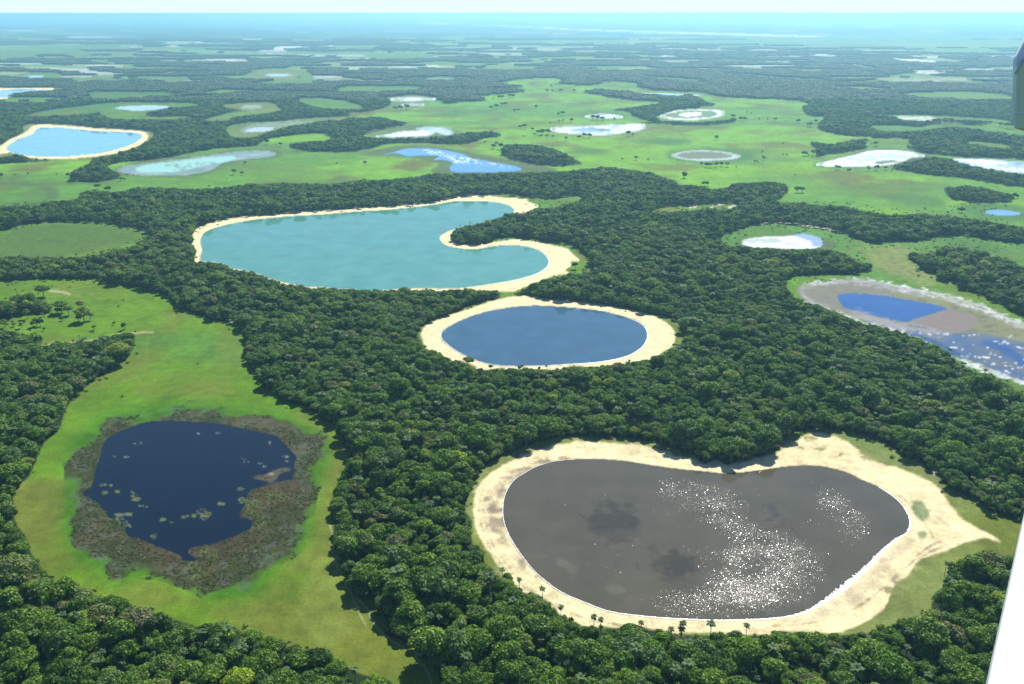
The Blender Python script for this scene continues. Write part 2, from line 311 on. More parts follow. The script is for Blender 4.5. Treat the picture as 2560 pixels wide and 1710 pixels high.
cover(P("F 75,102 140,82 250,74 380,84 450,103 400,118 300,122 170,122"), (0.07, 0.10, 0.045), 2, 1, 0.2)
paint(P("F 960,162 1100,118 1250,80 1350,58 1500,52 1650,66 1780,110 1700,128 1560,155 1450,180 1300,188 1100,185"), C_MARSH, 4, 0.7, 0.3, cls=3)
water(P("F 1000,157 1100,130 1250,95 1350,70 1480,65 1600,75 1700,105 1600,120 1560,140 1450,165 1350,175 1150,175 1020,170"), (0.60, 0.68, 0.70), 'bright white pan with small olive islets at the right', wet=0.3)
cover(P("F 1370,145 1480,130 1520,140 1420,158"), C_MARSH, 1.5, 1, 0.3); cover(P("F 1200,120 1500,80 1640,100 1500,120 1300,145"), (0.25, 0.42, 0.50), 2, 0.8, 0.5, tex=(N_FINE > 0.55).astype(float))
water(P("F 1880,122 2000,124 2150,128 2348,142", "S 2950,420 2950,450", "F 2348,216 2200,196 2050,180 1950,150"), (0.30, 0.42, 0.52), 'white and blue pan cut by the right edge', wet=0.6)
cover(P("F 1885,122 2100,130 2240,148 2200,160 2000,150"), C_SALT, 2, 0.9, 0.4); cover(P("F 2000,150 2348,190", "S 2600,430", "F 2348,212 2100,180"), C_SALT, 2, 0.8, 0.6, tex=(N_FINE > 0.5).astype(float))
water(P("F 2095,468 2180,455 2320,475 2290,490 2200,492 2130,485"), (0.12, 0.28, 0.50), 'little blue pond beside a dark green hollow')
# right: strips beyond
grass(P("C 1340,822 1500,815 1650,828 1740,812 1890,800 2010,815 2200,800 2348,825", "S 2950,335 2950,360", "C 2348,885 2200,868 1900,828 1700,850 1450,858"), 1.2, lush=0.5)
grass(P("C 1340,745 1500,748 1760,752 1900,760 2200,780 2260,800 2000,785 1760,790 1560,785 1500,762"), 1.2, lush=0.2)
paint(P("C 1520,760 1640,757 1760,764 1750,784 1640,782 1560,778"), C_SALT, 1.2, 0.85, 0.4, cls=2, tex=0.4 + 0.6 * N_FINE)
grass(P("C 1960,925 2100,925 2230,945 2265,965 2200,970 2080,950 1990,940"), 1.0)
grass(P("F 1340,0 1590,-5 1590,20 1640,40 1500,30 1340,50"), 1.0)

# ---- left oval meadow
grass(P("S -300,590", "D 0,590 120,560 300,537 500,533 700,545 850,570 940,590 975,620 930,660 860,708 740,722 700,740 600,760 430,775 300,770 100,765 0,770", "S -300,640"), 1.5, (0.10, 0.16, 0.03), lush=0.5)
paint(P("S -200,595", "D 0,625 150,572 400,550 700,568 850,595 915,622 860,662 700,690 520,738 300,765 0,765", "S -200,640"), (0.066, 0.125, 0.022), 5, 0.85, 0.15, cls=3)
paint(P("D 250,650 420,655 400,670 260,665"), (0.035, 0.06, 0.02), 2, 0.7, 0.5, tex=N_FINE)

# ---- turquoise lake
grass(P("E 960,355 1100,350 1250,375 1380,385 1470,368 1560,370 1572,400 1450,425 1400,440 1290,445 1220,420 1100,385"), 1.2, lush=0.3)
grass(P("E 980,665 1120,632 1280,648 1360,665 1480,668 1600,740 1650,810 1640,862 1560,875 1480,885 1400,900 1300,930 1200,975 1060,1040 1060,970 1200,940 1500,740"), 1.5, lush=0.4)
paint(P("D 1252,640 1270,592 1330,555 1450,522 1560,502 1700,492 1800,484 2000,467 2340,446", "E 300,434 500,420 640,400 760,372 850,360 980,364 1080,378 1210,384 1232,405 1292,425 1280,445 1230,465 1180,480 1110,478 1060,497 920,532 850,552 760,582 738,600 720,632 735,665 800,680 900,680 980,670 1080,655 1160,650 1290,665 1400,690 1480,708 1530,755 1562,787 1500,795 1512,815 1470,850 1492,870 1400,885 1330,910 1200,960 1130,988 1050,990 930,990 860,985 600,985 300,990 100,990",
        "D 2340,985 2100,970 2010,965 1870,945 1760,912 1680,880 1600,860 1500,840 1440,810 1310,803 1268,798 1280,720 1252,680"), C_SAND, 0.9, 1, 0.12, cls=2)
water(P("D 1312,785 1320,720 1308,650 1350,596 1450,562 1600,530 1750,510 1900,497 2100,486 2340,466", "E 300,457 450,442 600,425 750,400 850,397 970,402 1060,415 1110,435 1137,468 1080,492 1000,517 920,542 850,556 740,582 700,596 656,622 650,650 680,682 740,702 830,712 900,712 980,697 1080,686 1180,690 1280,714 1335,745 1365,790 1350,830 1290,870 1180,905 1050,930 920,950 850,958 700,970 480,970 300,978 200,990 100,980",
        "D 2340,975 2200,972 2100,958 2010,957 1870,932 1760,902 1680,872 1600,852 1500,832 1440,802"), (0.080, 0.25, 0.20), 'large turquoise lake with a pale sand spit', shore=(C_SANDW, 1.5, 0.5), ruf=0.05)
# ---- round blue lake
grass(P("H 505,470 545,420 650,375 760,335 860,290 1000,255 1120,235 1230,230 1330,250 1500,262 1850,310 2000,345 2110,365 2190,395 2235,450 2238,520 2200,565 2150,600 2080,640 1980,660 1700,700 1420,720 1100,722 900,720 780,662 640,612 560,580 530,540"), 1.5, C_OLIVE, lush=0.1)
paint(P("H 530,480 560,430 650,385 760,345 900,300 1000,265 1120,240 1230,235 1330,253 1480,265 1650,285 1850,315 2000,350 2100,392 2162,440 2187,490 2170,560 2100,602 2060,642 1980,657 1850,677 1700,697 1500,692 1420,717 1330,712 1200,717 1100,717 1050,702 960,717 900,717 880,692 790,657 720,662 650,612 570,582 545,540"), C_SAND, 1.2, 1, 0.12, cls=2)
water(P("H 660,480 690,450 760,410 850,370 950,340 1070,315 1200,300 1320,298 1500,310 1650,325 1780,350 1900,385 1970,420 2000,460 2006,510 1980,560 1930,600 1850,635 1700,665 1500,680 1300,692 1100,693 980,680 890,655 820,625 740,580 690,540 663,510"), (0.042, 0.098, 0.155), 'round blue lake ringed by a pale beach in the middle', shore=(C_SANDW, 4, 0.45), ruf=0.08)
# ---- brown lake, lower right
grass(P("H 2348,1285 2200,1240 2050,1190 1900,1165 1750,1150 1550,1150 1400,1165 1250,1200 1100,1260 980,1320 910,1390", "K 880,130 830,220 820,310 858,380 860,520 930,560 940,640 1000,690 1060,760 1110,790 1170,805 1200,842 1300,855 1390,925 1450,995 1560,1045 1700,1075 1850,1065 2000,1065 2130,1095 2230,1115",
        "L 100,1112 300,1122 640,1122 740,1102 850,1092 1050,1122 1200,1112 1350,1100 1400,1080 1480,1060 1540,1020 1650,1000 1740,960 1750,900 1800,850 1860,700 1940,640 2080,590 2280,620", "S 2950,1440 2950,1320", "L 2348,370 2250,350 2130,310 2060,250 1960,200 1850,150 1800,100",
        "I 1790,1400 1720,1370 1680,1310 1560,1280 1500,1220 1380,1170 1260,1130 1130,1110 1000,1100 860,1120 760,1170 720,1240 600,1290 480,1322 400,1338 340,1292 270,1332 200,1292 60,1272"), 2.0, (0.16, 0.185, 0.055), lush=0.12)
paint(P("K 880,200 870,300 880,400 920,500 990,600 1060,700 1110,765 1170,802 1200,840 1300,852 1390,922 1450,992 1560,1042 1640,1062 1850,1062 2000,1062 2130,1092 2230,1105", "L 100,1095 300,1105 640,1115 740,1095 850,1085 1050,1100 1200,1080 1330,1020 1430,940 1470,880 1500,800 1600,715 1640,650 1720,600 1850,560 2000,498 2130,490 2225,522 2130,463 1990,388 1920,330 1850,240 1760,130 1600,60",
        "I 1690,1425 1560,1370 1420,1330 1300,1270 1220,1200 1150,1160 1050,1130 970,1128 900,1150 860,1190 780,1230 700,1270 600,1290 480,1322 400,1337 340,1300 270,1333 200,1295 60,1275", "H 2150,1250 2000,1215 1850,1200 1700,1187 1550,1187 1400,1207 1250,1252 1120,1312 1010,1372 940,1425"), C_SAND, 3.0, 1, 0.3, cls=2)
for e in [ell('K', 1000, 420, 60, 260, -18), ell('K', 1250, 800, 260, 60, 35), ell('L', 1450, 760, 300, 70, -45), ell('L', 1750, 350, 200, 60, 50), ell('L', 500, 1060, 500, 22), ell('H', 1700, 1240, 500, 28), ell('I', 1000, 1300, 300, 60, 10)]:
    paint(e, (0.42, 0.36, 0.20), 10, 0.55, 0.5, tex=np.clip((N_FINE - .42) * 3, 0, 1))
# damp and worn bands of that beach
paint(P("K 960,240 985,140 1080,60 1200,20 1330,-20 1500,-40", "K 1300,20 1100,110 1062,200 1050,330 1080,440 1160,600 1300,760 1200,700 1080,540 985,400"), (0.27, 0.225, 0.15), 7, 0.9, 0.5, tex=0.35 + 0.9 * N_FINE)
paint(P("L 1610,440 1540,520 1400,640 1280,760 1080,910 900,1000 700,1030 900,1050 1100,980 1300,860 1450,700 1550,600 1640,480"), (0.44, 0.37, 0.25), 8, 0.75, 0.3, tex=0.5 + 0.6 * N_FINE)
for t, w in [("K 960,120 915,220 910,330 935,440 985,560 1060,660 1150,760 1280,850 1450,950 1650,1020 1900,1060", 2.4), ("K 985,150 945,240 940,340 965,440 1015,560 1090,660 1180,760", 1.8), ("L 700,1060 1000,1030 1250,940 1450,790 1600,650 1850,520", 2.2), ("L 1500,180 1640,300 1720,420 1760,480", 2.5), ("L 1760,330 1850,400 1870,430", 2.0), ("L 1300,900 1500,760 1700,560 1900,470", 1.6)]:
    q = spline(P(t), 6, False); n_ = np.gradient(q, axis=0); n_ = np.stack([-n_[:, 1], n_[:, 0]], 1); n_ /= np.linalg.norm(n_, axis=1)[:, None] + 1e-9
    paint(np.concatenate([q + n_ * w, (q - n_ * w)[::-1]]), (0.22, 0.20, 0.12), 2.0, 0.75, 0.3, tex=0.2 + N_FINE)
for e in [ell('L', 1672, 300, 44, 64, -35), ell('L', 1680, 460, 40, 24)]: paint(e, (0.10, 0.17, 0.06), 4, 0.8, 0.4, cls=1)
for e in [ell('I', 1010, 1225, 45, 14), ell('I', 1130, 1260, 40, 12, 15), ell('I', 950, 1150, 60, 22), ell('I', 900, 1225, 20, 10), ell('L', 1500, 830, 60, 60), ell('L', 1570, 780, 50, 30), ell('I', 1330, 1300, 60, 14, 20)]:
    paint(e, (0.18, 0.20, 0.07), 3, 0.8, 0.6, tex=(N_FINE > 0.46).astype(float))
water(P("H 1150,1435 1200,1390 1300,1340 1420,1310 1580,1297 1750,1300 1900,1318 2100,1350 2300,1372", "I 300,1383 400,1390 560,1380 700,1360 820,1345 950,1340 1080,1355 1200,1390",
        "L 1280,100 1400,150 1480,200 1550,260 1600,340 1610,400 1590,450 1520,490 1460,540 1400,600 1340,670 1260,740 1150,830 1050,900 950,955 850,990 700,1010 500,1018 300,1020 0,1005",
        "K 1900,985 1750,960 1600,905 1450,840 1350,770 1260,690 1180,590 1110,480 1070,380 1062,280 1080,190 1130,110 1200,60"), (0.078, 0.070, 0.046), 'dark brown lake with sun glitter and a broad beach', shore=((0.20, 0.17, 0.12), 3.5, 0.6), ruf=0.1)
for e in [ell('K', 1780, 390, 150, 100), ell('K', 2150, 660, 130, 70), ell('L', 740, 350, 90, 26)]: cover(e, (0.030, 0.034, 0.036), 12, 0.0)
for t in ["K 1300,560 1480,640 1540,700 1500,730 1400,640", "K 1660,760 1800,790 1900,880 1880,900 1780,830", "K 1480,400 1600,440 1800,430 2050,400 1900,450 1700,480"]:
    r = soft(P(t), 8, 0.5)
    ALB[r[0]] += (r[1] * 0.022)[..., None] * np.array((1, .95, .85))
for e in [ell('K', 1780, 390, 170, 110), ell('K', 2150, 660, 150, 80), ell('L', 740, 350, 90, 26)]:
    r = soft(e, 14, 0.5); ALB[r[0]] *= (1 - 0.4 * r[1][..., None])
# breeze patches on it
for t, v in [("L -50,110 100,115 250,170 420,190 600,230 560,300 350,270 420,370 600,430 760,500 900,540 1000,600 1080,730 960,770 980,830 800,880 700,930 500,960 300,975 150,965 20,940 -80,900 0,850 150,800 300,720 420,620 480,500 350,410 200,310 90,240 -40,200", 1.0),
             ("L 940,205 1110,205 1200,260 1300,330 1350,430 1270,450 1150,380 1050,310", 1.0), ("K 1990,890 2110,830 2348,780 2348,960 2200,960 2050,920", 1.0), ("L 230,520 420,620 300,760 150,800 200,640", 0.45)]:
    r = soft(P(t), 26, 0.0); r = (r[0], np.clip(r[1] * (0.55 + 0.9 * N_MED[r[0]]) * 1.15 - 0.12, 0, 1)); RUF[r[0]] = np.maximum(RUF[r[0]], r[1] * v * (WET[r[0]] > 0.5))

# ---- left meadow with the dark lake
grass(P("S -300,701", "D 0,915 340,905 620,905 700,930 900,960 1050,1000 1130,1044", "G 1140,165 1180,192 1290,218 1390,262 1500,272 1570,312 1592,400 1592,480 1625,560 1680,625 1712,690 1780,742 1890,802 2000,832 2180,950 2192,1000 2240,1012 2240,1082 2288,1100 2265,1190",
        "J 2225,80 2180,180 2160,300 2178,420 2190,560 2230,640 2232,770 2310,852", "K 30,792 100,862 180,872 240,902 290,982 310,1042 292,1112 370,1132 470,1182 520,1242 600,1302 640,1382 660,1440", "S 1135,1780 1010,1780",
        "K 340,1435 260,1400 150,1372 0,1312", "J 2200,1290 2120,1232 2050,1222 1900,1202 1790,1152 1700,1132 1560,1082 1500,1062 1400,1042 1280,1062 1200,1032 1100,1002 1000,982 920,942 800,922 690,882 600,852 520,802 400,792 310,722 240,642 200,572 170,482 110,402 90,302 90,202 130,132 190,82",
        "G 230,1195 250,1130 310,1042 380,982 410,902 430,842 480,772 560,702 640,642 720,592 800,542 850,482 870,432 865,352 700,372 600,402 480,412 350,422 262,442 272,382 200,362 100,352 0,342", "S -300,830"), 1.5, (0.098, 0.185, 0.008), lush=0.25)
for e, c, o in [(ell('G', 1200, 700, 380, 90), C_DRY, .5), (ell('J', 1750, 1030, 420, 120, 15), C_DRY, .75), (ell('J', 2150, 900, 200, 300, 10), (0.17, 0.21, 0.04), .6), (ell('G', 600, 60, 300, 60), C_DRY, .5), (ell('G', 1500, 470, 90, 200), C_DRY, .5), (ell('G', 860, 560, 240, 60, -30), C_DRY, .8), (ell('G', 560, 720, 200, 40, -35), C_DRY, .9),
                (ell('K', 130, 1000, 90, 200, -40), C_DRY, .6), (ell('J', 1250, 900, 560, 40, 5), C_DRY, .6)]:
    paint(e, c, 14, o, 0.3, tex=0.4 + N_MED)
woods(P("S -300,745", "G 0,150 60,115 150,100 230,125 310,150 335,200 270,222 160,215 90,245 0,255", "S -300,800"))
MARSH1 = P("G 670,930 800,890 1000,870 1100,842 1250,840 1400,850 1550,890 1700,890 1850,920 1950,990 2080,1020 2120,1080 2120,1150 2080,1200 2060,1300 2020,1390", "J 2010,250 1985,400 1990,480 1900,560 1800,620 1750,680 1650,800 1500,840 1350,840 1280,790 1150,740 1000,700 850,710 760,755 700,730 680,650 550,600 480,520 450,400 470,300 460,180 480,50", "G 460,1150 530,1060 640,1000")
r = soft(MARSH1, 24); k = (np.clip(r[1] * 2.6, 0, 1) * 0.9)[..., None]; ALB[r[0]] = ALB[r[0]] * (1 - k) + np.array((0.048, 0.165, 0.003)) * (0.6 + .8 * N_MED[r[0]][..., None]) * k
paint(MARSH1, (0.036, 0.040, 0.016), 9, 0.95, 1.0, cls=3, noise=N_MED)
paint(MARSH1, (0.10, 0.078, 0.045), 3, 0.4, 0.3, tex=np.clip((N_MED - .5) * 4, 0, 1)); paint(MARSH1, (0.10, 0.11, 0.10), 3, 0.35, 0.3, tex=np.clip((N_FINE - .52) * 6, 0, 1))
water(P("G 970,925 1100,918 1240,923 1400,933 1500,953 1600,973 1720,998 1800,1020 1850,1070 1900,1120 1932,1160 1915,1200 1925,1260", "J 1912,70 1890,112 1780,132 1700,152 1620,192 1600,262 1560,332 1640,362 1620,432 1500,482 1400,522 1255,545 1292,590 1280,628 1180,626 1060,566 1000,522 900,492 830,462 800,402 720,352 680,302 600,232 540,192 600,142 620,62", "G 620,1240 650,1170 670,1080 740,1010 860,960"), (0.003, 0.007, 0.018), 'dark navy lake ringed by brown marsh at the lower left', ruf=0.05)
cover(P("J 1660,92 1740,62 1810,36 1880,30 1900,48 1820,70 1790,108 1700,104"), (0.06, 0.048, 0.026), 3, 1, 0.5)
cover(P("J 1620,190 1700,152 1780,132 1900,105 1960,140 1900,260 1700,330 1560,340 1640,250"), (0.06, 0.045, 0.024), 2, 0.9, 0.3)
cover(P("J 1230,560 1400,520 1640,440 1640,560 1400,640 1290,625"), (0.055, 0.042, 0.022), 2, 0.9, 0.3); cover(P("J 880,480 1000,530 1160,590 1180,630 1000,640 900,560"), (0.055, 0.042, 0.022), 2, 0.9, 0.3)
for cx_, cy_, rx, ry in [(840, 325, 26, 10), (770, 330, 20, 8), (690, 135, 30, 9), (860, 180, 20, 10), (880, 225, 30, 20), (1330, 315, 38, 20), (1590, 245, 34, 16), (1440, 262, 20, 7), (1010, 475, 22, 16), (1330, 350, 25, 12), (770, 395, 70, 34), (1190, 350, 10, 5), (1120, 378, 14, 5), (1065, 362, 14, 5), (1570, 165, 20, 9), (680, 185, 10, 7), (765, 183, 9, 5), (1345, 590, 60, 40), (1300, 690, 90, 50), (1620, 560, 60, 40), (1690, 280, 70, 50), (1800, 220, 80, 50), (1700, 380, 60, 50), (930, 275, 25, 7), (1220, 345, 8, 4), (1262, 338, 8, 4)]:
    for q in range(int(6 + rx * ry / 55)):
        aa = RR.uniform(0, 6.28); dd = RR.random() ** 0.6; e_ = RR.uniform(3, 9)
        cover(ell('J', cx_ + math.cos(aa) * dd * rx * 1.2, cy_ + math.sin(aa) * dd * ry * 1.2, e_ * 1.3, e_ * 0.7, RR.uniform(-20, 20)), (0.085, 0.115, 0.035) if cy_ > 150 else (0.15, 0.17, 0.11), 1.2, 0.8, 0.6)
for cx_, cy_ in [(745, 1150), (825, 1150), (880, 1070), (1420, 1000), (1590, 1170), (1700, 1200), (1750, 1065), (1860, 1150), (1870, 1180), (905, 1060), (1290, 1000), (1720, 1215), (1610, 1190), (1770, 1265)]:
    for q in range(4): cover(ell('G', cx_ + RR.uniform(-16, 16), cy_ + RR.uniform(-5, 5), RR.uniform(3, 8), RR.uniform(2, 3.5)), (0.19, 0.22, 0.17), 1.0, 0.7, 0.5)
# tracks
def track(t, w, col=C_TRACK, op=0.75, sp=True):
    q = spline(P(t), 6, False); g = np.gradient(q, axis=0); n_ = np.stack([-g[:, 1], g[:, 0]], 1); n_ /= np.linalg.norm(n_, axis=1)[:, None] + 1e-9
    paint(np.concatenate([q + n_ * w, (q - n_ * w)[::-1]]), col, 1.0, op, 0.3)
track("G 260,432 400,412 600,395 800,352 1000,342", 2.0, (0.42, 0.36, 0.2), 0.6); track("G 320,72 400,78 460,95", 3, (0.42, 0.36, 0.22), 0.6); track("G 1000,300 960,400 950,520 880,620 760,680 600,720 480,800", 1.6, (0.16, 0.20, 0.05), 0.3)
track("G 1500,270 1550,240 1600,212", 4, (0.55, 0.47, 0.32), 0.8)
track("J 2150,390 2170,480 2175,600 2210,690 2260,760 2290,850 2348,950", 1.2, C_TRACK, 0.6); track("K 60,800 90,900 140,1000 175,1060", 1.2, C_TRACK, 0.55); track("K 110,870 180,950 230,1050 330,1150 420,1200 540,1310 600,1430", 1.8, C_TRACK, 0.6)
track("K 480,1180 500,1240 560,1220", 4, (0.5, 0.43, 0.32), 0.6)
track("F 650,540 800,545 1000,572 1190,605", 2.0, (0.6, 0.5, 0.38), 0.8); track("F 1200,610 1300,700 1380,745 1500,800 1650,880", 5, (0.30, 0.28, 0.12), 0.0)
# ---- right meadow, white pond and marsh lake
grass(P("F 370,630 450,600 560,560 660,545 800,548 1000,575 1130,600 1200,620 1320,662 1400,668 1500,652 1620,662 1720,642 1800,622 1950,617 2100,642 2250,667 2348,672", "S 2950,640 2950,1100",
        "I 2348,875 2300,842 2200,792 2060,752 1900,662 1850,602 1750,562 1650,512 1560,482 1450,452 1300,422 1250,402 1170,372 1060,322 1000,300 920,282 860,252 810,202 800,152 810,112 830,105", "F 950,882 1080,872 1180,872 1250,862 1350,852 1352,812 1280,792 1150,737 1000,717 850,722 700,712 580,702 500,702 400,692"), 1.5, lush=0.45)
paint(P("F 1230,640 1350,700 1450,690 1600,700 1620,780 1680,860 1780,880 1760,960 1650,930 1450,850 1350,800"), (0.20, 0.215, 0.07), 12, 0.7, 0.5, cls=1)
for i in range(60):
    t = RR.random(); e = ell('F', 1250 + 450 * t + RR.uniform(-90, 90), 700 + 210 * t + RR.uniform(-50, 50), RR.uniform(5, 16), RR.uniform(2, 5)); paint(e, (0.10, 0.085, 0.04), 1.0, 0.6, 0.3)
paint(ell('F', 760, 660, 300, 55), (0.07, 0.15, 0.03), 8, 0.7, 0.2); paint(ell('F', 2040, 690, 230, 50, 12), C_DARKG, 8, 0.6, 0.3); paint(ell('F', 1070, 680, 50, 30), C_MARSH, 4, 0.8, 0.4)
water(P("F 508,662 560,641 650,631 850,624 900,614 1000,634 1032,670 1012,700 950,711 860,713 700,708 600,708 530,692"), (0.52, 0.53, 0.50), 'white salt pond with a blue right end in a green hollow', wet=0.12)
cover(P("F 850,622 900,612 1000,632 1035,670 1015,698 970,690 960,665 900,640"), (0.12, 0.24, 0.42), 3, 0.9, 0.3); WET[soft(P("F 850,622 900,612 1000,632 1035,670 1015,698 970,690 960,665 900,640"), 3)[0]] += 0.0
woods(P("F 1590,765 1620,740 1720,748 1800,726 1850,706 1950,710 2050,735 2150,765 2270,786 2348,826", "S 2950,740 2950,900", "I 2348,358 2250,306 2130,266 2020,206 1920,176 1900,136 1790,136 1770,86 1690,70 1660,30"))
water(P("I 868,195 900,165 1000,148 1130,133 1250,126 1400,146 1550,181 1700,206 1850,236 1950,266 2100,306 2230,366 2348,416", "S 2950,900 2950,1090", "I 2348,800 2200,745 2050,675 1900,595 1750,522 1650,492 1500,462 1300,398 1150,338 1050,318 960,285 900,245"), (0.11, 0.115, 0.10), 'large marshy lake with blue water and white crust at the right', wet=0.8, ruf=0.1)
cover(P("I 868,195 900,165 1000,148 1130,133 1250,126 1400,146 1550,181 1700,206 1850,236 1950,266 2100,306 2230,366 2348,416", "S 2700,870", "I 2348,530 2200,500 2040,470 1900,470 1600,410 1300,390 1150,338 1050,318 960,285 900,245"), (0.12, 0.13, 0.040), 3, 0.95, 0.25)
for pts, w in [("I 1090,318 1000,290 940,262 905,225 900,190 950,165 1050,153 1150,143 1240,138", 4.5), ("I 1240,140 1400,160 1550,192 1700,216 1850,246 1950,280 2100,325 2230,385 2348,435 2500,500", 8), ("I 1550,470 1680,505 1780,560 1900,630 2000,680 2150,735 2348,800", 5), ("I 1120,325 1250,385 1400,440 1520,465", 3)]:
    q = spline(P(pts), 6, False); g = np.gradient(q, axis=0); n_ = np.stack([-g[:, 1], g[:, 0]], 1); n_ /= np.linalg.norm(n_, axis=1)[:, None] + 1e-9
    cover(np.concatenate([q + n_ * w, (q - n_ * w)[::-1]]), (0.50, 0.53, 0.53), 2.5, 0.95, 0.9, tex=np.clip(0.15 + N_FINE * 1.3, 0, 1))
MLK = P("I 868,195 900,165 1000,148 1130,133 1250,126 1400,146 1550,181 1700,206 1850,236 1950,266 2100,306 2230,366 2348,416", "S 2700,870", "I 2348,530 2200,500 2040,470 1900,470 1600,410 1300,390 1150,338 1050,318 960,285 900,245")
cover(MLK, (0.055, 0.062, 0.034), 3, 0.8, 0.2, tex=np.clip((N_FINE - .5) * 3, 0, 1)); cover(MLK, (0.15, 0.165, 0.07), 3, 0.6, 0.2, tex=np.clip((N_MED - .55) * 4, 0, 1)); cover(MLK, (0.11, 0.10, 0.09), 3, 0.6, 0.2, tex=np.clip((.42 - N_BIG) * 5, 0, 1))
BLUE = P("I 1130,232 1200,218 1350,225 1500,245 1700,280 1850,320 1760,350 1600,402 1480,390 1300,350 1180,312 1140,262")
r = soft(BLUE, 1.5, 0.2); ALB[r[0]] = ALB[r[0]] * (1 - r[1][..., None]) + np.array((0.018, 0.075, 0.24)) * r[1][..., None]; WET[r[0]] = np.maximum(WET[r[0]], r[1])
cover(P("I 1850,322 1950,345 2035,372 2020,432 1920,474 1800,462 1600,405 1760,350"), (0.135, 0.105, 0.095), 2, 1, 0.3)
cover(P("I 1180,330 1350,360 1600,420 1900,480 1850,500 1600,470 1350,420"), (0.22, 0.22, 0.22), 6, 0.7, 0.4)
LOWB = P("I 1560,470 1680,470 1900,485 2100,490 2348,560", "S 2950,930 2950,1080", "I 2348,790 2150,715 1950,630 1800,545 1650,495")
r = soft(LOWB, 4, 0.4); k = r[1][..., None] * np.clip((N_MED[r[0]][..., None] - 0.30) * 4, 0.25, 1); ALB[r[0]] = ALB[r[0]] * (1 - k) + np.array((0.060, 0.090, 0.16)) * k
for t in ["I 1560,480 1640,500 1760,560 1900,640 1960,640 1800,540 1660,480", "I 2050,540 2200,600 2348,700 2348,640 2200,540"]:
    r = soft(P(t), 3, 0.5); k = r[1][..., None] * .9; ALB[r[0]] = ALB[r[0]] * (1 - k) + np.array((0.018, 0.06, 0.19)) * k
for i in range(230):
    x, y = RR.uniform(1560, 2700), RR.uniform(470, 900)
    if y < 455 + (x - 1560) * 0.06 or y > 480 + (x - 1560) * 0.42: continue
    cover(ell('I', x, y, RR.uniform(4, 11), RR.uniform(1.5, 3.5)), (0.52, 0.54, 0.54), 1.0, 0.8, 0.7)
# bare hints in the middle woods
grass(P("F 0,440 100,440 180,430 260,420 400,410 500,430 420,455 240,450 120,465 0,470"), 1.5, lush=0.2)
grass(P("E 2030,470 2100,440 2200,430 2348,430 2348,455 2150,470"), 1.5, lush=0.2)
for t, w in [("F 165,440 215,430", 2.5), ("F 300,440 340,425 400,415", 2.0), ("F 420,440 470,432 510,432", 3.0)]: track(t, w, (0.62, 0.52, 0.38), 0.9)
paint(ell('I', 1770, 1370, 22, 30, 20), (0.55, 0.45, 0.32), 3, 0.8, 0.4, cls=2)
# light, worn grass skirting the woods by tracks and beaches
OPEN = CLS > 0
OPENW = OPEN.copy()

def sample(a, x, y):
    u = (np.asarray(x) - RX0) / RS; v = (np.asarray(y) - RY0) / RS
    u = np.clip(u, 0, RW - 1.001); v = np.clip(v, 0, RH - 1.001)
    i = u.astype(int); j = v.astype(int); fu = u - i; fv = v - j
    if a.ndim == 3: fu = fu[..., None]; fv = fv[..., None]
    return (a[j, i] * (1 - fu) + a[j, i + 1] * fu) * (1 - fv) + (a[j + 1, i] * (1 - fu) + a[j + 1, i + 1] * fu) * fv
def nearest(a, x, y):
    i = np.clip(np.round((np.asarray(x) - RX0) / RS).astype(int), 0, RW - 1); j = np.clip(np.round((np.asarray(y) - RY0) / RS).astype(int), 0, RH - 1)
    return a[j, i]

# ------------------------------------------------------------------ materials
def newmat(name):
    m = bpy.data.materials.new(name); m.use_nodes = True; nt = m.node_tree; nt.nodes.clear()
    return m, nt, nt.nodes.new('ShaderNodeOutputMaterial')
def N(nt, t, **kw):
    n = nt.nodes.new(t)
    for k_, v in kw.items():
        if k_.startswith('i_'): n.inputs[k_[2:].replace('_', ' ')].default_value = v
        else: setattr(n, k_, v)
    return n
def mathn(nt, op, a, b=None, c=None, clamp=False):
    n = nt.nodes.new('ShaderNodeMath'); n.operation = op; n.use_clamp = clamp
    for i, v in enumerate((a, b, c)):
        if v is None: continue
        if hasattr(v, 'is_output') or hasattr(v, 'links'): nt.links.new(v, n.inputs[i])
        else: n.inputs[i].default_value = v
    return n.outputs[0]
def noise(nt, vec, scale, detail=3, rough=0.55):
    n = nt.nodes.new('ShaderNodeTexNoise'); n.inputs['Scale'].default_value = scale; n.inputs['Detail'].default_value = detail; n.inputs['Roughness'].default_value = rough
    nt.links.new(vec, n.inputs['Vector']); return n.outputs['Fac']
def vscale(nt, col, f):
    n = nt.nodes.new('ShaderNodeVectorMath'); n.operation = 'SCALE'; nt.links.new(col, n.inputs[0]); nt.links.new(f, n.inputs['Scale']); return n.outputs[0]

def land_material():
    m, nt, out = newmat('land'); L = nt.links.new
    geo = N(nt, 'ShaderNodeNewGeometry'); at = N(nt, 'ShaderNodeAttribute', attribute_name='Col')
    a = noise(nt, geo.outputs['Position'], 0.55, 4, 0.7); b = noise(nt, geo.outputs['Position'], 0.11, 3); c = noise(nt, geo.outputs['Position'], 0.02, 3)
    f = mathn(nt, 'MULTIPLY', mathn(nt, 'MULTIPLY_ADD', a, 1.2, 0.4), mathn(nt, 'MULTIPLY', mathn(nt, 'MULTIPLY_ADD', b, 0.9, 0.55), mathn(nt, 'MULTIPLY_ADD', c, 0.4, 0.8)))
    col = vscale(nt, at.outputs['Color'], f)
    p = N(nt, 'ShaderNodeBsdfPrincipled'); p.inputs['Roughness'].default_value = 0.95; p.inputs['Specular IOR Level'].default_value = 0.1
    L(col, p.inputs['Base Color'])
    bp = N(nt, 'ShaderNodeBump'); bp.inputs['Strength'].default_value = 0.6; bp.inputs['Distance'].default_value = 0.35; L(a, bp.inputs['Height']); L(bp.outputs[0], p.inputs['Normal'])
    L(p.outputs[0], out.inputs[0]); return m
LAND = land_material()

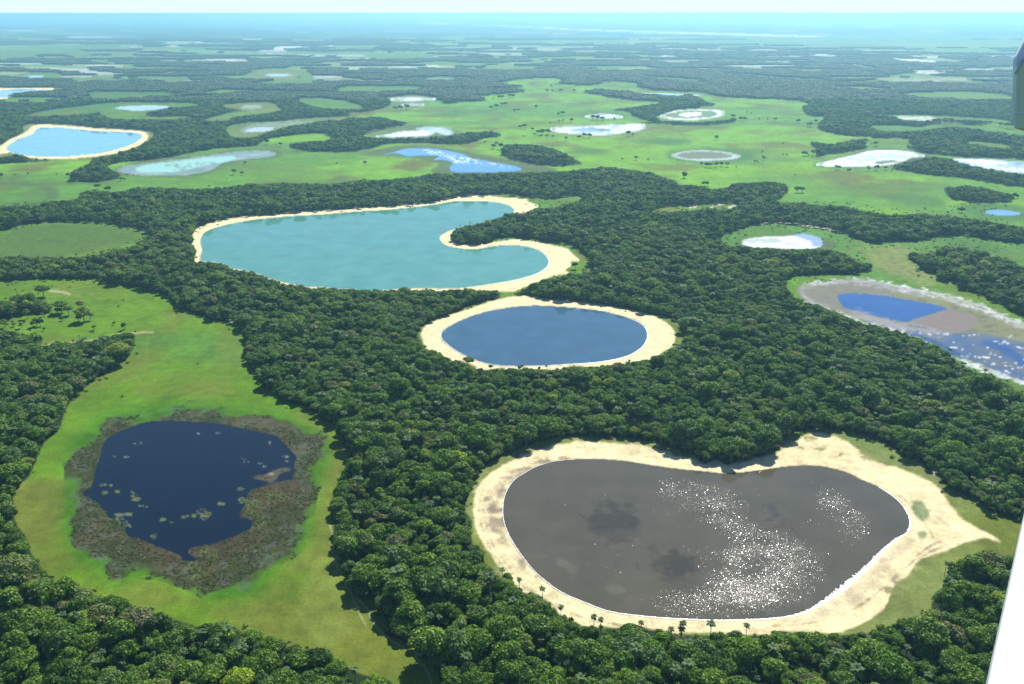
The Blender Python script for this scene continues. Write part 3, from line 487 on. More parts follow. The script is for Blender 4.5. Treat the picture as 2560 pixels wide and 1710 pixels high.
def water_material():
    m, nt, out = newmat('lake_water'); L = nt.links.new
    geo = N(nt, 'ShaderNodeNewGeometry'); at = N(nt, 'ShaderNodeAttribute', attribute_name='Col'); wt = N(nt, 'ShaderNodeAttribute', attribute_name='wr')
    sep = N(nt, 'ShaderNodeSeparateColor'); L(wt.outputs['Color'], sep.inputs[0])
    pos = geo.outputs['Position']
    a = noise(nt, pos, 0.5, 4, 0.7); sed = noise(nt, pos, 0.035, 4, 0.6)
    dry = N(nt, 'ShaderNodeBsdfPrincipled'); dry.inputs['Roughness'].default_value = 0.8; dry.inputs['Specular IOR Level'].default_value = 0.25
    L(vscale(nt, at.outputs['Color'], mathn(nt, 'MULTIPLY_ADD', a, 1.2, 0.4)), dry.inputs['Base Color'])
    w = N(nt, 'ShaderNodeBsdfPrincipled'); w.inputs['Roughness'].default_value = 0.06; w.inputs['IOR'].default_value = 1.33
    L(vscale(nt, at.outputs['Color'], mathn(nt, 'MULTIPLY_ADD', sed, 0.7, 0.65)), w.inputs['Base Color'])
    # ripples: a faint swell everywhere; where the breeze touches the water, wavelets tilted every way, which catch the sun one by one
    r1 = noise(nt, pos, 0.5, 2, 0.6); gust = noise(nt, pos, 0.045, 4, 0.62)
    bp = N(nt, 'ShaderNodeBump'); bp.inputs['Distance'].default_value = 1.0; 
    m2 = N(nt, 'ShaderNodeMapping'); m2.inputs['Scale'].default_value = (0.010, 0.035, 1.0); m2.inputs['Rotation'].default_value = (0, 0, 0.25); L(pos, m2.inputs[0])
    streak = noise(nt, m2.outputs[0], 1.0, 5, 0.6); L(mathn(nt, 'MULTIPLY', mathn(nt, 'MULTIPLY_ADD', streak, 4.0, -1.7, clamp=True), 0.09), bp.inputs['Strength']); L(r1, bp.inputs['Height'])
    vo = N(nt, 'ShaderNodeTexVoronoi'); vo.inputs['Scale'].default_value = 4.3; L(pos, vo.inputs['Vector']); sc_ = N(nt, 'ShaderNodeSeparateColor'); L(vo.outputs['Color'], sc_.inputs[0])
    gm = mathn(nt, 'POWER', mathn(nt, 'MULTIPLY_ADD', gust, 2.8, -0.75, clamp=True), 1.3)
    chance = mathn(nt, 'MULTIPLY_ADD', mathn(nt, 'MULTIPLY', sep.outputs[1], gm), 0.62, -0.012)
    on = mathn(nt, 'GREATER_THAN', chance, mathn(nt, 'ADD', sc_.outputs[2], 0.035)); amp = mathn(nt, 'MULTIPLY', on, 0.34)
    cv = N(nt, 'ShaderNodeCombineXYZ'); L(mathn(nt, 'MULTIPLY', mathn(nt, 'SUBTRACT', sc_.outputs[0], 0.5), amp), cv.inputs[0]); L(mathn(nt, 'MULTIPLY', mathn(nt, 'SUBTRACT', sc_.outputs[1], 0.5), amp), cv.inputs[1])
    ad = N(nt, 'ShaderNodeVectorMath', operation='ADD'); L(bp.outputs[0], ad.inputs[0]); L(cv.outputs[0], ad.inputs[1]); no = N(nt, 'ShaderNodeVectorMath', operation='NORMALIZE'); L(ad.outputs[0], no.inputs[0]); L(no.outputs[0], w.inputs['Normal'])
    v2 = N(nt, 'ShaderNodeTexVoronoi'); v2.inputs['Scale'].default_value = 3.1; L(pos, v2.inputs['Vector']); s2 = N(nt, 'ShaderNodeSeparateColor'); L(v2.outputs['Color'], s2.inputs[0])
    L(mathn(nt, 'MULTIPLY_ADD', on, mathn(nt, 'MULTIPLY_ADD', s2.outputs[0], 0.30, 0.06), 0.03), w.inputs['Roughness'])
    frag = noise(nt, pos, 0.35, 4, 0.7)
    wetf = mathn(nt, 'MULTIPLY_ADD', mathn(nt, 'ADD', mathn(nt, 'SUBTRACT', sep.outputs[0], 0.5), mathn(nt, 'MULTIPLY', mathn(nt, 'SUBTRACT', frag, 0.5), 1.1)), 2.4, 0.5, clamp=True)
    # open water and solid cover stay as they are; only the mixed margins break up
    edge = mathn(nt, 'MULTIPLY', mathn(nt, 'MULTIPLY', sep.outputs[0], mathn(nt, 'SUBTRACT', 1.0, sep.outputs[0])), 4.0, clamp=True)
    wmix = N(nt, 'ShaderNodeMix', data_type='FLOAT'); L(edge, wmix.inputs[0]); L(sep.outputs[0], wmix.inputs[2]); L(wetf, wmix.inputs[3])
    mx = N(nt, 'ShaderNodeMixShader'); L(wmix.outputs[0], mx.inputs[0]); L(dry.outputs[0], mx.inputs[1]); L(w.outputs[0], mx.inputs[2])
    L(mx.outputs[0], out.inputs[0]); return m
WATER = water_material()

def leaf_material(name, stops):
    m, nt, out = newmat(name); L = nt.links.new
    oi = N(nt, 'ShaderNodeObjectInfo'); at = N(nt, 'ShaderNodeAttribute', attribute_name='leafvar_shade')
    big = noise(nt, oi.outputs['Location'], 0.012, 3)
    f = mathn(nt, 'ADD', mathn(nt, 'MULTIPLY', oi.outputs['Random'], 0.9), mathn(nt, 'MULTIPLY_ADD', big, 0.7, -0.30), clamp=True)
    cr = N(nt, 'ShaderNodeValToRGB'); L(f, cr.inputs[0]); e = cr.color_ramp.elements
    while len(e) < len(stops): e.new(0.5)
    for i, (p_, c) in enumerate(stops): e[i].position = p_; e[i].color = (*c, 1)
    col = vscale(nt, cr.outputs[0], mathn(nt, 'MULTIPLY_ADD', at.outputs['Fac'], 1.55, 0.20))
    d = N(nt, 'ShaderNodeBsdfPrincipled'); d.inputs['Roughness'].default_value = 0.65; d.inputs['Specular IOR Level'].default_value = 0.25; L(col, d.inputs['Base Color'])
    t = N(nt, 'ShaderNodeBsdfTranslucent'); 
    hs = N(nt, 'ShaderNodeMix', data_type='RGBA', blend_type='MULTIPLY'); hs.inputs['Factor'].default_value = 1; L(col, hs.inputs[6]); hs.inputs[7].default_value = (1.3, 1.5, 0.4, 1)
    L(hs.outputs[2], t.inputs[0])
    mx = N(nt, 'ShaderNodeMixShader'); mx.inputs[0].default_value = 0.25; L(d.outputs[0], mx.inputs[1]); L(t.outputs[0], mx.inputs[2]); L(mx.outputs[0], out.inputs[0]); return m
LEAF = leaf_material('foliage', [(0.0, (0.035, 0.085, 0.010)), (0.3, (0.085, 0.165, 0.015)), (0.55, (0.125, 0.215, 0.018)), (0.72, (0.100, 0.170, 0.048)), (0.84, (0.155, 0.250, 0.022)), (0.90, (0.14, 0.15, 0.07)), (1.0, (0.24, 0.32, 0.025))])
PALM = leaf_material('palm_fronds', [(0.0, (0.04, 0.085, 0.02)), (0.5, (0.06, 0.11, 0.03)), (1.0, (0.09, 0.14, 0.035))])
def plain(name, col, rough=0.8, metal=0.0, nz=None):
    m, nt, out = newmat(name); p = N(nt, 'ShaderNodeBsdfPrincipled'); p.inputs['Roughness'].default_value = rough; p.inputs['Metallic'].default_value = metal
    geo = N(nt, 'ShaderNodeNewGeometry'); a = noise(nt, geo.outputs['Position'], nz or 3.0, 4)
    rgb = N(nt, 'ShaderNodeRGB'); rgb.outputs[0].default_value = (*col, 1)
    nt.links.new(vscale(nt, rgb.outputs[0], mathn(nt, 'MULTIPLY_ADD', a, 0.35, 0.82)), p.inputs['Base Color']); nt.links.new(p.outputs[0], out.inputs[0]); return m
BARK = plain('bark', (0.16, 0.13, 0.10)); FOAM = plain('foam', (0.85, 0.88, 0.88), 0.35, 0, 0.6)

# ------------------------------------------------------------------ ground sheets
def mesh_np(name, V, F, mat, attrs=None, smooth=False):
    me = bpy.data.meshes.new(name); nf = len(F); k = F.shape[1]
    me.vertices.add(len(V)); me.vertices.foreach_set('co', np.ascontiguousarray(V, np.float32).ravel())
    me.loops.add(nf * k); me.loops.foreach_set('vertex_index', np.ascontiguousarray(F, np.int32).ravel())
    me.polygons.add(nf); me.polygons.foreach_set('loop_start', np.arange(nf, dtype=np.int32) * k)
    try: me.polygons.foreach_set('loop_total', np.full(nf, k, np.int32))
    except Exception: pass
    if smooth: me.polygons.foreach_set('use_smooth', np.ones(nf, bool))
    mats = mat if isinstance(mat, (list, tuple)) else [mat]
    for m_ in mats: me.materials.append(m_)
    for nm, (typ, arr) in (attrs or {}).items():
        a = me.attributes.new(nm, typ, 'POINT'); a.data.foreach_set('color' if typ == 'FLOAT_COLOR' else 'value', np.ascontiguousarray(arr, np.float32).ravel())
    me.update(calc_edges=True); return me
def link(name, me, parent=None):
    o = bpy.data.objects.new(name, me); COL.objects.link(o)
    if parent is not None: o.parent = parent
    return o

NC, NR = 1060, 600
cx_ = np.linspace(RX0 + 6, RX0 + RS * (RW - 4), NC); ry_ = YH + 13 + (1800 - YH - 13) * np.linspace(0, 1, NR) ** 1.06
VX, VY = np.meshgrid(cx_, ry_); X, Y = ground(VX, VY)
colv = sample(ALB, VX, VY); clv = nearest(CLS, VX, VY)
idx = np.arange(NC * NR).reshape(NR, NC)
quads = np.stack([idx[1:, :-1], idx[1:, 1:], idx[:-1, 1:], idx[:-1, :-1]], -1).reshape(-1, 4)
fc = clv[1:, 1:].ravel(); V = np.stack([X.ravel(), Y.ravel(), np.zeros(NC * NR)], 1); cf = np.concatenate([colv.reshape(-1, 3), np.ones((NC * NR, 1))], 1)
for cname, ids, lab in (('forest_floor', (0,), 'dark leaf-strewn ground under the woods'), ('meadow', (1,), 'bright green savanna grassland'), ('sand_beach', (2,), 'pale sand around the lakes'), ('marsh_ground', (3,), 'dark wet marsh ground round the ponds'), ('lake_bed', (4,), 'ground under the lakes')):
    sel = quads[np.isin(fc, ids)]
    if not len(sel): continue
    u, inv = np.unique(sel, return_inverse=True)
    me = mesh_np(cname, V[u], inv.reshape(-1, 4), LAND, {'Col': ('FLOAT_COLOR', cf[u])})
    tag(link(cname, me), lab, None, None, 'structure')
# the plain beyond what was mapped, out to the horizon
n = 96; a = np.linspace(0, 2 * math.pi, n, endpoint=False); Vd = [(0, 0, -1.5)]; rads = [400, 1200, 4000, 12000, 30000, 58000]
for r_ in rads: Vd += [(r_ * math.cos(t), r_ * math.sin(t), -1.5) for t in a]
Fd = []
for j in range(len(rads) - 1):
    for i in range(n): Fd.append((1 + j * n + i, 1 + j * n + (i + 1) % n, 1 + (j + 1) * n + (i + 1) % n, 1 + (j + 1) * n + i))
Fd = [(b, a_, d, c) for a_, b, c, d in Fd]
me = bpy.data.meshes.new('plain'); me.from_pydata(Vd, [], Fd + [(0, 1 + (i + 1) % n, 1 + i) for i in range(n)]); me.materials.append(LAND)
at_ = me.attributes.new('Col', 'FLOAT_COLOR', 'POINT'); at_.data.foreach_set('color', np.tile(np.array([0.026, 0.052, 0.018, 1], np.float32), len(Vd)))  # mean canopy colour, with the shadows between crowns included
o = link('terrain', me); tag(o, 'wooded plain running out to the horizon', None, None, 'structure')

# lakes
def inside(poly, x, y):
    q = np.roll(poly, -1, 0); m = np.zeros(len(x), bool)
    for (ax, ay), (bx, by) in zip(poly, q):
        if ay == by: continue
        c = ((ay > y) != (by > y)) & (x < (bx - ax) * (y - ay) / (by - ay) + ax); m ^= c
    return m
for p, name, label in LAKES:
    x0, y0 = p.min(0); x1, y1 = p.max(0); area = (x1 - x0) * (y1 - y0)
    st = 3.0 if area > 20000 else 2.2
    sy = st * 0.8 if area > 20000 else max(1.0, st * 0.5)
    gx_, gy_ = np.meshgrid(np.arange(x0, x1, st), np.arange(y0, y1, sy)); gx_ = gx_ + (np.arange(gx_.shape[0]) % 2)[:, None] * st * 0.5
    gx_, gy_ = gx_.ravel(), gy_.ravel(); k = inside(p, gx_, gy_)
    pts = [Vector(v) for v in p] + [Vector((a_, b_)) for a_, b_ in zip(gx_[k], gy_[k])]
    vs, _, fs, *_r = delaunay_2d_cdt(pts, [], [list(range(len(p)))], 1, 1e-4)
    v = np.array([(q[0], q[1]) for q in vs]); f = np.array([t for t in fs if len(t) == 3])
    gxx, gyy = ground(v[:, 0], v[:, 1]); z = 0.06 + np.hypot(gxx, gyy).mean() * 3e-5
    # sample a little inside so that the shore's colour does not bleed in
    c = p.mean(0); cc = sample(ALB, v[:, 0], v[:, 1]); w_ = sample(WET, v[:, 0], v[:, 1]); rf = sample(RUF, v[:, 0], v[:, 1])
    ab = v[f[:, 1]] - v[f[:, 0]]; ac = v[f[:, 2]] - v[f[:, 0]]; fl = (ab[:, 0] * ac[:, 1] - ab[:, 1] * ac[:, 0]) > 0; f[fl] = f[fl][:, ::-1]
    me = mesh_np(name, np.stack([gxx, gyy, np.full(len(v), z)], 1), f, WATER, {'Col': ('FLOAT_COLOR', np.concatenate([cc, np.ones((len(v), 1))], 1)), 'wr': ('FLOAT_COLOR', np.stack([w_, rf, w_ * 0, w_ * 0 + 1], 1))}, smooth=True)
    tag(link(name, me), label, None, None, 'structure')

def foam(key_pts, widths, label, z=0.12):
    """line of froth lapping the shore: a ragged low strip"""
    q = spline(P(*key_pts), 26, False); m_ = len(q); w = np.interp(np.linspace(0, 1, m_), np.linspace(0, 1, len(widths)), widths)
    X_, Y_ = ground(q[:, 0], q[:, 1]); q = np.stack([X_, Y_], 1); g = np.gradient(q, axis=0); n_ = np.stack([-g[:, 1], g[:, 0]], 1); n_ /= np.linalg.norm(n_, axis=1)[:, None] + 1e-9
    rr = np.random.default_rng(3); wo = w * (0.45 + 0.55 * rr.random(m_) ** 2); wi = w * (0.25 + 0.06 * rr.random(m_))
    Vv = np.concatenate([np.column_stack([q + n_ * wi[:, None], np.full(m_, z - 0.03)]), np.column_stack([q, np.full(m_, z + 0.05)]), np.column_stack([q - n_ * wo[:, None], np.full(m_, z - 0.03)])])
    i = np.arange(m_ - 1); F = np.concatenate([np.stack([i, i + 1, i + 1 + m_, i + m_], 1), np.stack([i + m_, i + m_ + 1, i + 1 + 2 * m_, i + 2 * m_], 1)])[:, ::-1]
    me = mesh_np('shore_foam', Vv, F, FOAM); tag(link('shore_foam', me), label, None, None, 'stuff')
foam(["L 1400,150 1480,200 1550,260 1600,340 1608,400 1588,450 1520,492 1460,542 1400,602 1340,672 1260,742 1150,832 1050,902 950,956 850,990 700,1010 500,1018 300,1020 0,1005", "K 1900,985 1750,960 1600,905 1450,840 1350,770 1260,690 1180,590 1110,480 1070,380 1062,280 1080,190 1130,110 1200,60", "H 1300,1340 1420,1310 1580,1297 1750,1300"],
     [0.3, 0.6, 1.2, 1.4, 2.0, 3.2, 3.4, 1.8, 1.0, 0.8, 0.7, 0.6, 0.5, 0.4, 0.4, 0.35, 0.3, 0.2, 0.15, 0.1], 'white froth along the near shore of the brown lake')
foam(["H 1900,385 1970,420 2002,460 2006,510 1980,560 1930,600 1850,635 1700,665 1500,680 1300,692 1100,693 980,680 890,655 820,625 740,580 690,540 663,510 660,480 690,450"], [0.3, 0.8, 1.3, 1.3, 0.9, 0.7, 0.5, 0.5, 0.5, 0.5, 0.4, 0.3], 'thin white froth line on the round blue lake')
foam(["E 1280,714 1335,745 1365,790 1350,830 1290,870 1180,905 1050,930 920,950 850,958"], [0.3, 1.0, 2.0, 2.0, 1.5, 1.0, 0.8], 'thin white froth line on the turquoise lake')

# ------------------------------------------------------------------ trees
def ico(sub):
    import bmesh
    bm = bmesh.new(); bmesh.ops.create_icosphere(bm, subdivisions=sub, radius=1); v = np.array([x.co[:] for x in bm.verts]); f = np.array([[q.index for q in t.verts] for t in bm.faces]); bm.free(); return v, f
ICO1, ICO2 = ico(1), ico(2)
def crown_geo(seed, R=4.6, H=9.0, lobes=14, leaves=1300, leaf=0.5, flat=0.62, core=ICO1):
    r = np.random.default_rng(seed); Vs, Fs, Lv = [], [], []; nv = 0
    ls = []
    for i in range(lobes):
        a = r.uniform(0, 2 * math.pi); d = R * 0.68 * math.sqrt((i + 0.3) / lobes); rad = R * r.uniform(0.26, 0.44) * (1.15 if i < 3 else 1)
        z = H - R * flat * 0.55 - (d / R) ** 2 * R * flat * 1.25 + r.uniform(-.5, .4) - rad * .3
        ls.append((np.array([d * math.cos(a + i * 2.4), d * math.sin(a + i * 2.4), z]), rad, r.uniform(0.65, 0.85)))
    for c, rad, fz in ls:
        v, f = core; dv = v * rad * 0.86 * (0.86 + 0.28 * r.random((len(v), 1))) * (1, 1, fz) + c
        Vs.append(dv); Fs.append(np.concatenate([f, f[:, 2:3]], 1) + nv); Lv.append(np.full(len(v), 0.02 + .10 * r.random())); nv += len(v)  # core lobes near black: shade inside the crown put into their colour
    w = np.array([l[1] ** 2 for l in ls]); w /= w.sum(); which = r.choice(len(ls), leaves, p=w)
    C = np.array([l[0] for l in ls])[which]; Rd = np.array([l[1] for l in ls])[which]; Fz = np.array([l[2] for l in ls])[which]
    nrm = r.normal(size=(leaves, 3)); nrm[:, 2] = np.where(r.random(leaves) < 0.8, np.abs(nrm[:, 2]), nrm[:, 2]); nrm /= np.linalg.norm(nrm, axis=1)[:, None]
    pos = C + nrm * (Rd * r.uniform(0.82, 1.13, leaves))[:, None] * np.stack([np.ones(leaves), np.ones(leaves), Fz], 1)
    nn = nrm + r.normal(size=(leaves, 3)) * 0.45; nn /= np.linalg.norm(nn, axis=1)[:, None]
    t = np.cross(nn, r.normal(size=(leaves, 3))); t /= np.linalg.norm(t, axis=1)[:, None]; b = np.cross(nn, t)
    s = leaf * r.uniform(0.55, 1.25, leaves)[:, None]
    q = np.stack([pos + t * s, pos + b * s * 0.75, pos - t * s, pos - b * s * 0.75], 1) + nn[:, None, :] * (np.array([0, .12, 0, .12])[None, :, None] * s[:, None])
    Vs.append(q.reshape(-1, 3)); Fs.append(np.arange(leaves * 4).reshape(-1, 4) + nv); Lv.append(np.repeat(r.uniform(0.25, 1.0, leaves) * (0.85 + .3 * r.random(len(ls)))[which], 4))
    return np.concatenate(Vs), np.concatenate(Fs), np.concatenate(Lv)
def tube(p0, p1, r0, r1, n=6):
    p0, p1 = np.array(p0, float), np.array(p1, float); d = p1 - p0; d /= np.linalg.norm(d); u = np.cross(d, (0.3, 0.9, 0.1)); u /= np.linalg.norm(u); w = np.cross(d, u)
    a = np.linspace(0, 2 * math.pi, n, endpoint=False)[:, None]; ring = np.cos(a) * u + np.sin(a) * w
    V_ = np.concatenate([p0 + ring * r0, p1 + ring * r1]); i = np.arange(n); F_ = np.stack([i, (i + 1) % n, (i + 1) % n + n, i + n], 1); return V_, F_
def join(parts):
    Vs, Fs = [], []; nv = 0
    for v, f in parts: Vs.append(v); Fs.append(f + nv); nv += len(v)
    return np.concatenate(Vs), np.concatenate(Fs)
def trunk_geo(seed, R=4.6, H=9.0):
    r = np.random.default_rng(seed + 100); top = (r.uniform(-.3, .3), r.uniform(-.3, .3), H * 0.5); parts = [tube((0, 0, -0.3), top, 0.32, 0.22, 7)]
    for i in range(5):
        a = i * 1.256 + r.uniform(-.3, .3); parts.append(tube(top, (math.cos(a) * R * .55, math.sin(a) * R * .55, H * r.uniform(.66, .78)), 0.16, 0.05, 5))
    return join(parts)
def palm_geo(seed):
    r = np.random.default_rng(seed + 500); H = r.uniform(7.5, 9.5); t = [tube((0, 0, -0.2), (0.15, 0.1, H), 0.22, 0.15, 6)]
    Vs, Fs, nv = [], [], 0
    for k in range(22):
        a = k * 2.399; el0 = r.uniform(-0.1, 1.15); Lf = r.uniform(2.0, 2.7); d = np.array([math.cos(a), math.sin(a), 0]); sdir = np.array([-math.sin(a), math.cos(a), 0]); pts = []
        p = np.array([0.15, 0.1, H]); el = el0
        for s in range(5):
            pts.append(p.copy()); p = p + (d * math.cos(el) + np.array([0, 0, math.sin(el)])) * Lf / 4; el -= 0.42
        wd = [0.12, 0.42, 0.5, 0.36, 0.05]
        for j, (p_, w_) in enumerate(zip(pts, wd)): Vs += [p_ - sdir * w_ - (0, 0, w_ * .5), p_, p_ + sdir * w_ - (0, 0, w_ * .5)]
        for s in range(4):
            b = nv + s * 3; Fs += [(b, b + 1, b + 4, b + 3), (b + 1, b + 2, b + 5, b + 4)]
        nv += 15
    v = np.array(Vs); return join(t), (v, np.array(Fs), r.uniform(0.4, 0.9, len(v)))
def leafmesh(name, g, mat): return mesh_np(name, g[0], g[1], mat, {'leafvar_shade': ('FLOAT', g[2])})
def combined(name, g, tr, mat):
    nv = len(g[0]); V_ = np.concatenate([g[0], tr[0]]); F_ = np.concatenate([g[1], tr[1] + nv]); me = mesh_np(name, V_, F_, [mat, BARK], {'leafvar_shade': ('FLOAT', np.concatenate([g[2], np.full(len(tr[0]), .5)]))})
    me.polygons.foreach_set('material_index', np.concatenate([np.zeros(len(g[1]), np.int32), np.ones(len(tr[1]), np.int32)])); return me

KINDS = []   # near variants: (crown mesh, trunk mesh, height, radius)
SPEC = [(5.2, 10.5, 16, 1900, .62), (4.4, 9.0, 13, 1500, .7), (4.8, 8.6, 15, 1700, .5), (3.8, 9.5, 11, 1300, .85), (5.6, 9.6, 18, 2000, .5), (3.3, 7.4, 9, 1000, .8), (4.2, 10.2, 13, 1500, .9), (2.7, 5.6, 7, 750, .8)]
lib = bpy.data.collections.new('canopy_kinds'); LIBN = 0
def lib_add(me):
    global LIBN
    nm = 'canopy_tree.%03d' % LIBN; o_ = bpy.data.objects.new(nm, me); lib.objects.link(o_); LIBN += 1
for i, (R, H, lb, lv, fl) in enumerate(SPEC):
    g = crown_geo(i, R, H, lb, lv, 0.46, fl); tr = trunk_geo(i, R, H)
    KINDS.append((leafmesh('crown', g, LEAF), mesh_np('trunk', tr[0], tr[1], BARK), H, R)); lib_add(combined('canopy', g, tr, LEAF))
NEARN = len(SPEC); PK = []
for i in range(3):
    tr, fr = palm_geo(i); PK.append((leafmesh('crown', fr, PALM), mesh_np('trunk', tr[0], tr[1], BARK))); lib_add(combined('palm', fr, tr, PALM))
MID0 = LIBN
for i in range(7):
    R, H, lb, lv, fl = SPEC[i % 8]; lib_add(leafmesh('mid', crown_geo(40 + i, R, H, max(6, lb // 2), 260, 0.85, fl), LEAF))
FAR0 = LIBN
def clump(seed):
    r = np.random.default_rng(seed + 900); Vs, Fs, Lv, nv = [], [], [], 0
    for i in range(34):
        x, y = r.uniform(-19, 19, 2); R = r.uniform(2.6, 5.2); H = r.uniform(6.5, 10.5); v, f = ICO1
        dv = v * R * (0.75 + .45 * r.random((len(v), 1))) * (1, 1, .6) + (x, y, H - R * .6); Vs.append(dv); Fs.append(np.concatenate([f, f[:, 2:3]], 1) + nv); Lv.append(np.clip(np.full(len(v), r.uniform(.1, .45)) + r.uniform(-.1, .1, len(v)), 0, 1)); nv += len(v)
    return np.concatenate(Vs), np.concatenate(Fs), np.concatenate(Lv)
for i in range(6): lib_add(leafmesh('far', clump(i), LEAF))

def fits(X_, Y_, H, R, frac=0.8):
    """does the tree stand clear of open ground, lakes and beaches?"""
    ok = np.ones(len(X_), bool)
    for (ox, hz) in ((0, 0.0), (0, frac), (-.8, .6), (.8, .6), (0, .4)):
        px, py, _ = project(X_ + ox * R, Y_, hz * H); ok &= ~nearest(OPEN, px, py)
    return ok
pts = []    # X,Y,kind,scale,rot
def field(y0, y1, sp, kinds, jitter=0.42, fr=0.8, smin=0.5, far_=False):
    ys = np.arange(y0, y1, sp); xm = y1 * 0.80 + 60
    XX, YY = np.meshgrid(np.arange(-xm, xm, sp), ys); XX = XX + rng.uniform(-jitter, jitter, XX.shape) * sp; YY = YY + rng.uniform(-jitter, jitter, YY.shape) * sp; XX, YY = XX.ravel(), YY.ravel()
    px, py, w = project(XX, YY, 0); k = (px > -240) & (px < 2800) & (py < 1790); XX, YY = XX[k], YY[k]
    kk = rng.choice(kinds, len(XX)); sc = np.clip(rng.lognormal(-0.03, 0.34, len(XX)), 0.42, 1.9); 
    sc *= 0.82 + 0.36 * vnoise(XX / 45, YY / 45, 77)
    hs = 9.5; ok = fits(XX, YY, hs * sc, 4.4 * sc, fr)
    for q in (0.75, 0.55):
        bad = ~ok; s2 = sc * q; o2 = fits(XX, YY, hs * s2, 4.4 * s2, fr); use = bad & o2 & (s2 > smin * .8); sc = np.where(use, s2, sc); ok |= use
    if far_:
        px, py, _ = project(XX, YY, 0); ok = ~nearest(OPEN, px, py) & ~nearest(OPEN, px - 20 * FPX / np.maximum(YY, 1), py) & ~nearest(OPEN, px + 20 * FPX / np.maximum(YY, 1), py); sc = np.ones(len(XX)) * rng.uniform(.85, 1.15, len(XX))
    return np.stack([XX, YY, kk, sc, rng.uniform(0, 6.28, len(XX))], 1)[ok]
nk = [0, 0, 1, 1, 2, 2, 3, 3, 4, 5, 5, 6, 6, 7, 7, 4, 0, 1, 2, 6, 3, NEARN, NEARN + 1]
EDGE = blur((CLS == 0).astype(float), 7)
def edge_field(y0, y1, sp, kinds):
    e = field(y0, y1, sp, kinds, fr=0.62, smin=0.4); x_, y_, _ = project(e[:, 0], e[:, 1], 0); k = nearest(EDGE, x_, y_); e = e[(k < 0.93)]; e[:, 3] = np.minimum(e[:, 3], rng.uniform(.5, .95, len(e))); return e
A_ = np.concatenate([field(300, 1250, 5.6, nk), edge_field(300, 1250, 4.2, nk)]); B_ = field(1250, 3300, 6.8, list(range(MID0, FAR0)))
C_ = field(3300, 6500, 30, list(range(FAR0, LIBN)), far_=True); D_ = field(6500, 11500, 42, list(range(FAR0, LIBN)), far_=True)
print('trees', len(A_), len(B_), len(C_), len(D_))

# the ones that show largest stand as trees of their own
px, py, w = project(A_[:, 0], A_[:, 1], 5.0); vis = (px > 5) & (px < 2500) & (py > 5) & (py < 1725)
size = A_[:, 3] * np.array([s[0] for s in SPEC] + [2.2] * 3)[A_[:, 2].astype(int)] / w; size[~vis] = 0; size[A_[:, 2] >= NEARN] = 0
order = np.argsort(-size)[:296]; single = np.zeros(len(A_), bool); single[order] = True
def place_label(x, y):
    if y > 1480 and x < 900:
        return ('bottom left wood', 'wood in the bottom left corner below the dark lake')
    if x < 420: return ('left wood', 'wood along the left edge beside the dark lake')
    if x < 1150: return ('middle wood', 'wood between the meadow and the brown lake')
    if x < 2150: return ('bottom wood', 'wood on the near shore of the brown lake')
    return ('right wood', 'wood at the lower right behind the beach')
def size_word(s): return 'large' if s > 1.12 else ('small' if s < 0.8 else 'mid-sized')
SHAPE = ['broad domed', 'rounded', 'flat-topped', 'tall narrow', 'wide spreading', 'small round', 'tall lumpy', 'low bushy']
def make_tree(name, X_, Y_, kind, sc, rot, label, cat, group, meshes=None):
    root = bpy.data.objects.new(name, None); COL.objects.link(root); root.location = (X_, Y_, 0); root.rotation_euler = (0, 0, rot); root.scale = (sc, sc, sc * random.uniform(.92, 1.1)); root.empty_display_size = 1
    tag(root, label, cat, group); ms = meshes or KINDS[kind][:2]
    link('crown', ms[0], root); link('trunk', ms[1], root); return root
TREES = []
for i in np.where(single)[0]:
    X_, Y_, k_, s_, r_ = A_[i]; x_, y_ = px[i], py[i]; g, where = place_label(x_, y_)
    near = 'on the bottom edge' if y_ > 1650 else ('just above the bottom edge' if y_ > 1590 else ('low in the photo' if y_ > 1500 else 'halfway down the edge'))
    TREES.append((f'{SHAPE[int(k_)]} {size_word(s_)} tree {near}, {g}', x_, X_, Y_, int(k_), s_, r_, where))
ORD = ['leftmost', 'second', 'third', 'fourth', 'fifth', 'sixth', 'seventh', 'eighth', 'ninth', 'tenth', 'eleventh', 'twelfth', 'thirteenth', 'fourteenth', 'fifteenth', 'sixteenth', 'seventeenth', 'eighteenth', 'nineteenth', 'twentieth']
for lab_ in dict.fromkeys(t_[0] for t_ in TREES):
    same = sorted([t_ for t_ in TREES if t_[0] == lab_], key=lambda t_: t_[1])
    for j, t_ in enumerate(same):
        pre = '' if len(same) == 1 else (ORD[j] + ' ' if j == 0 else ('rightmost ' if j == len(same) - 1 else (ORD[j] if j < 20 else 'another') + ' from left, '))
        make_tree('forest_tree', *t_[2:7], pre + lab_, 'tree', 'trees of the ' + t_[7])
A_ = A_[~single]

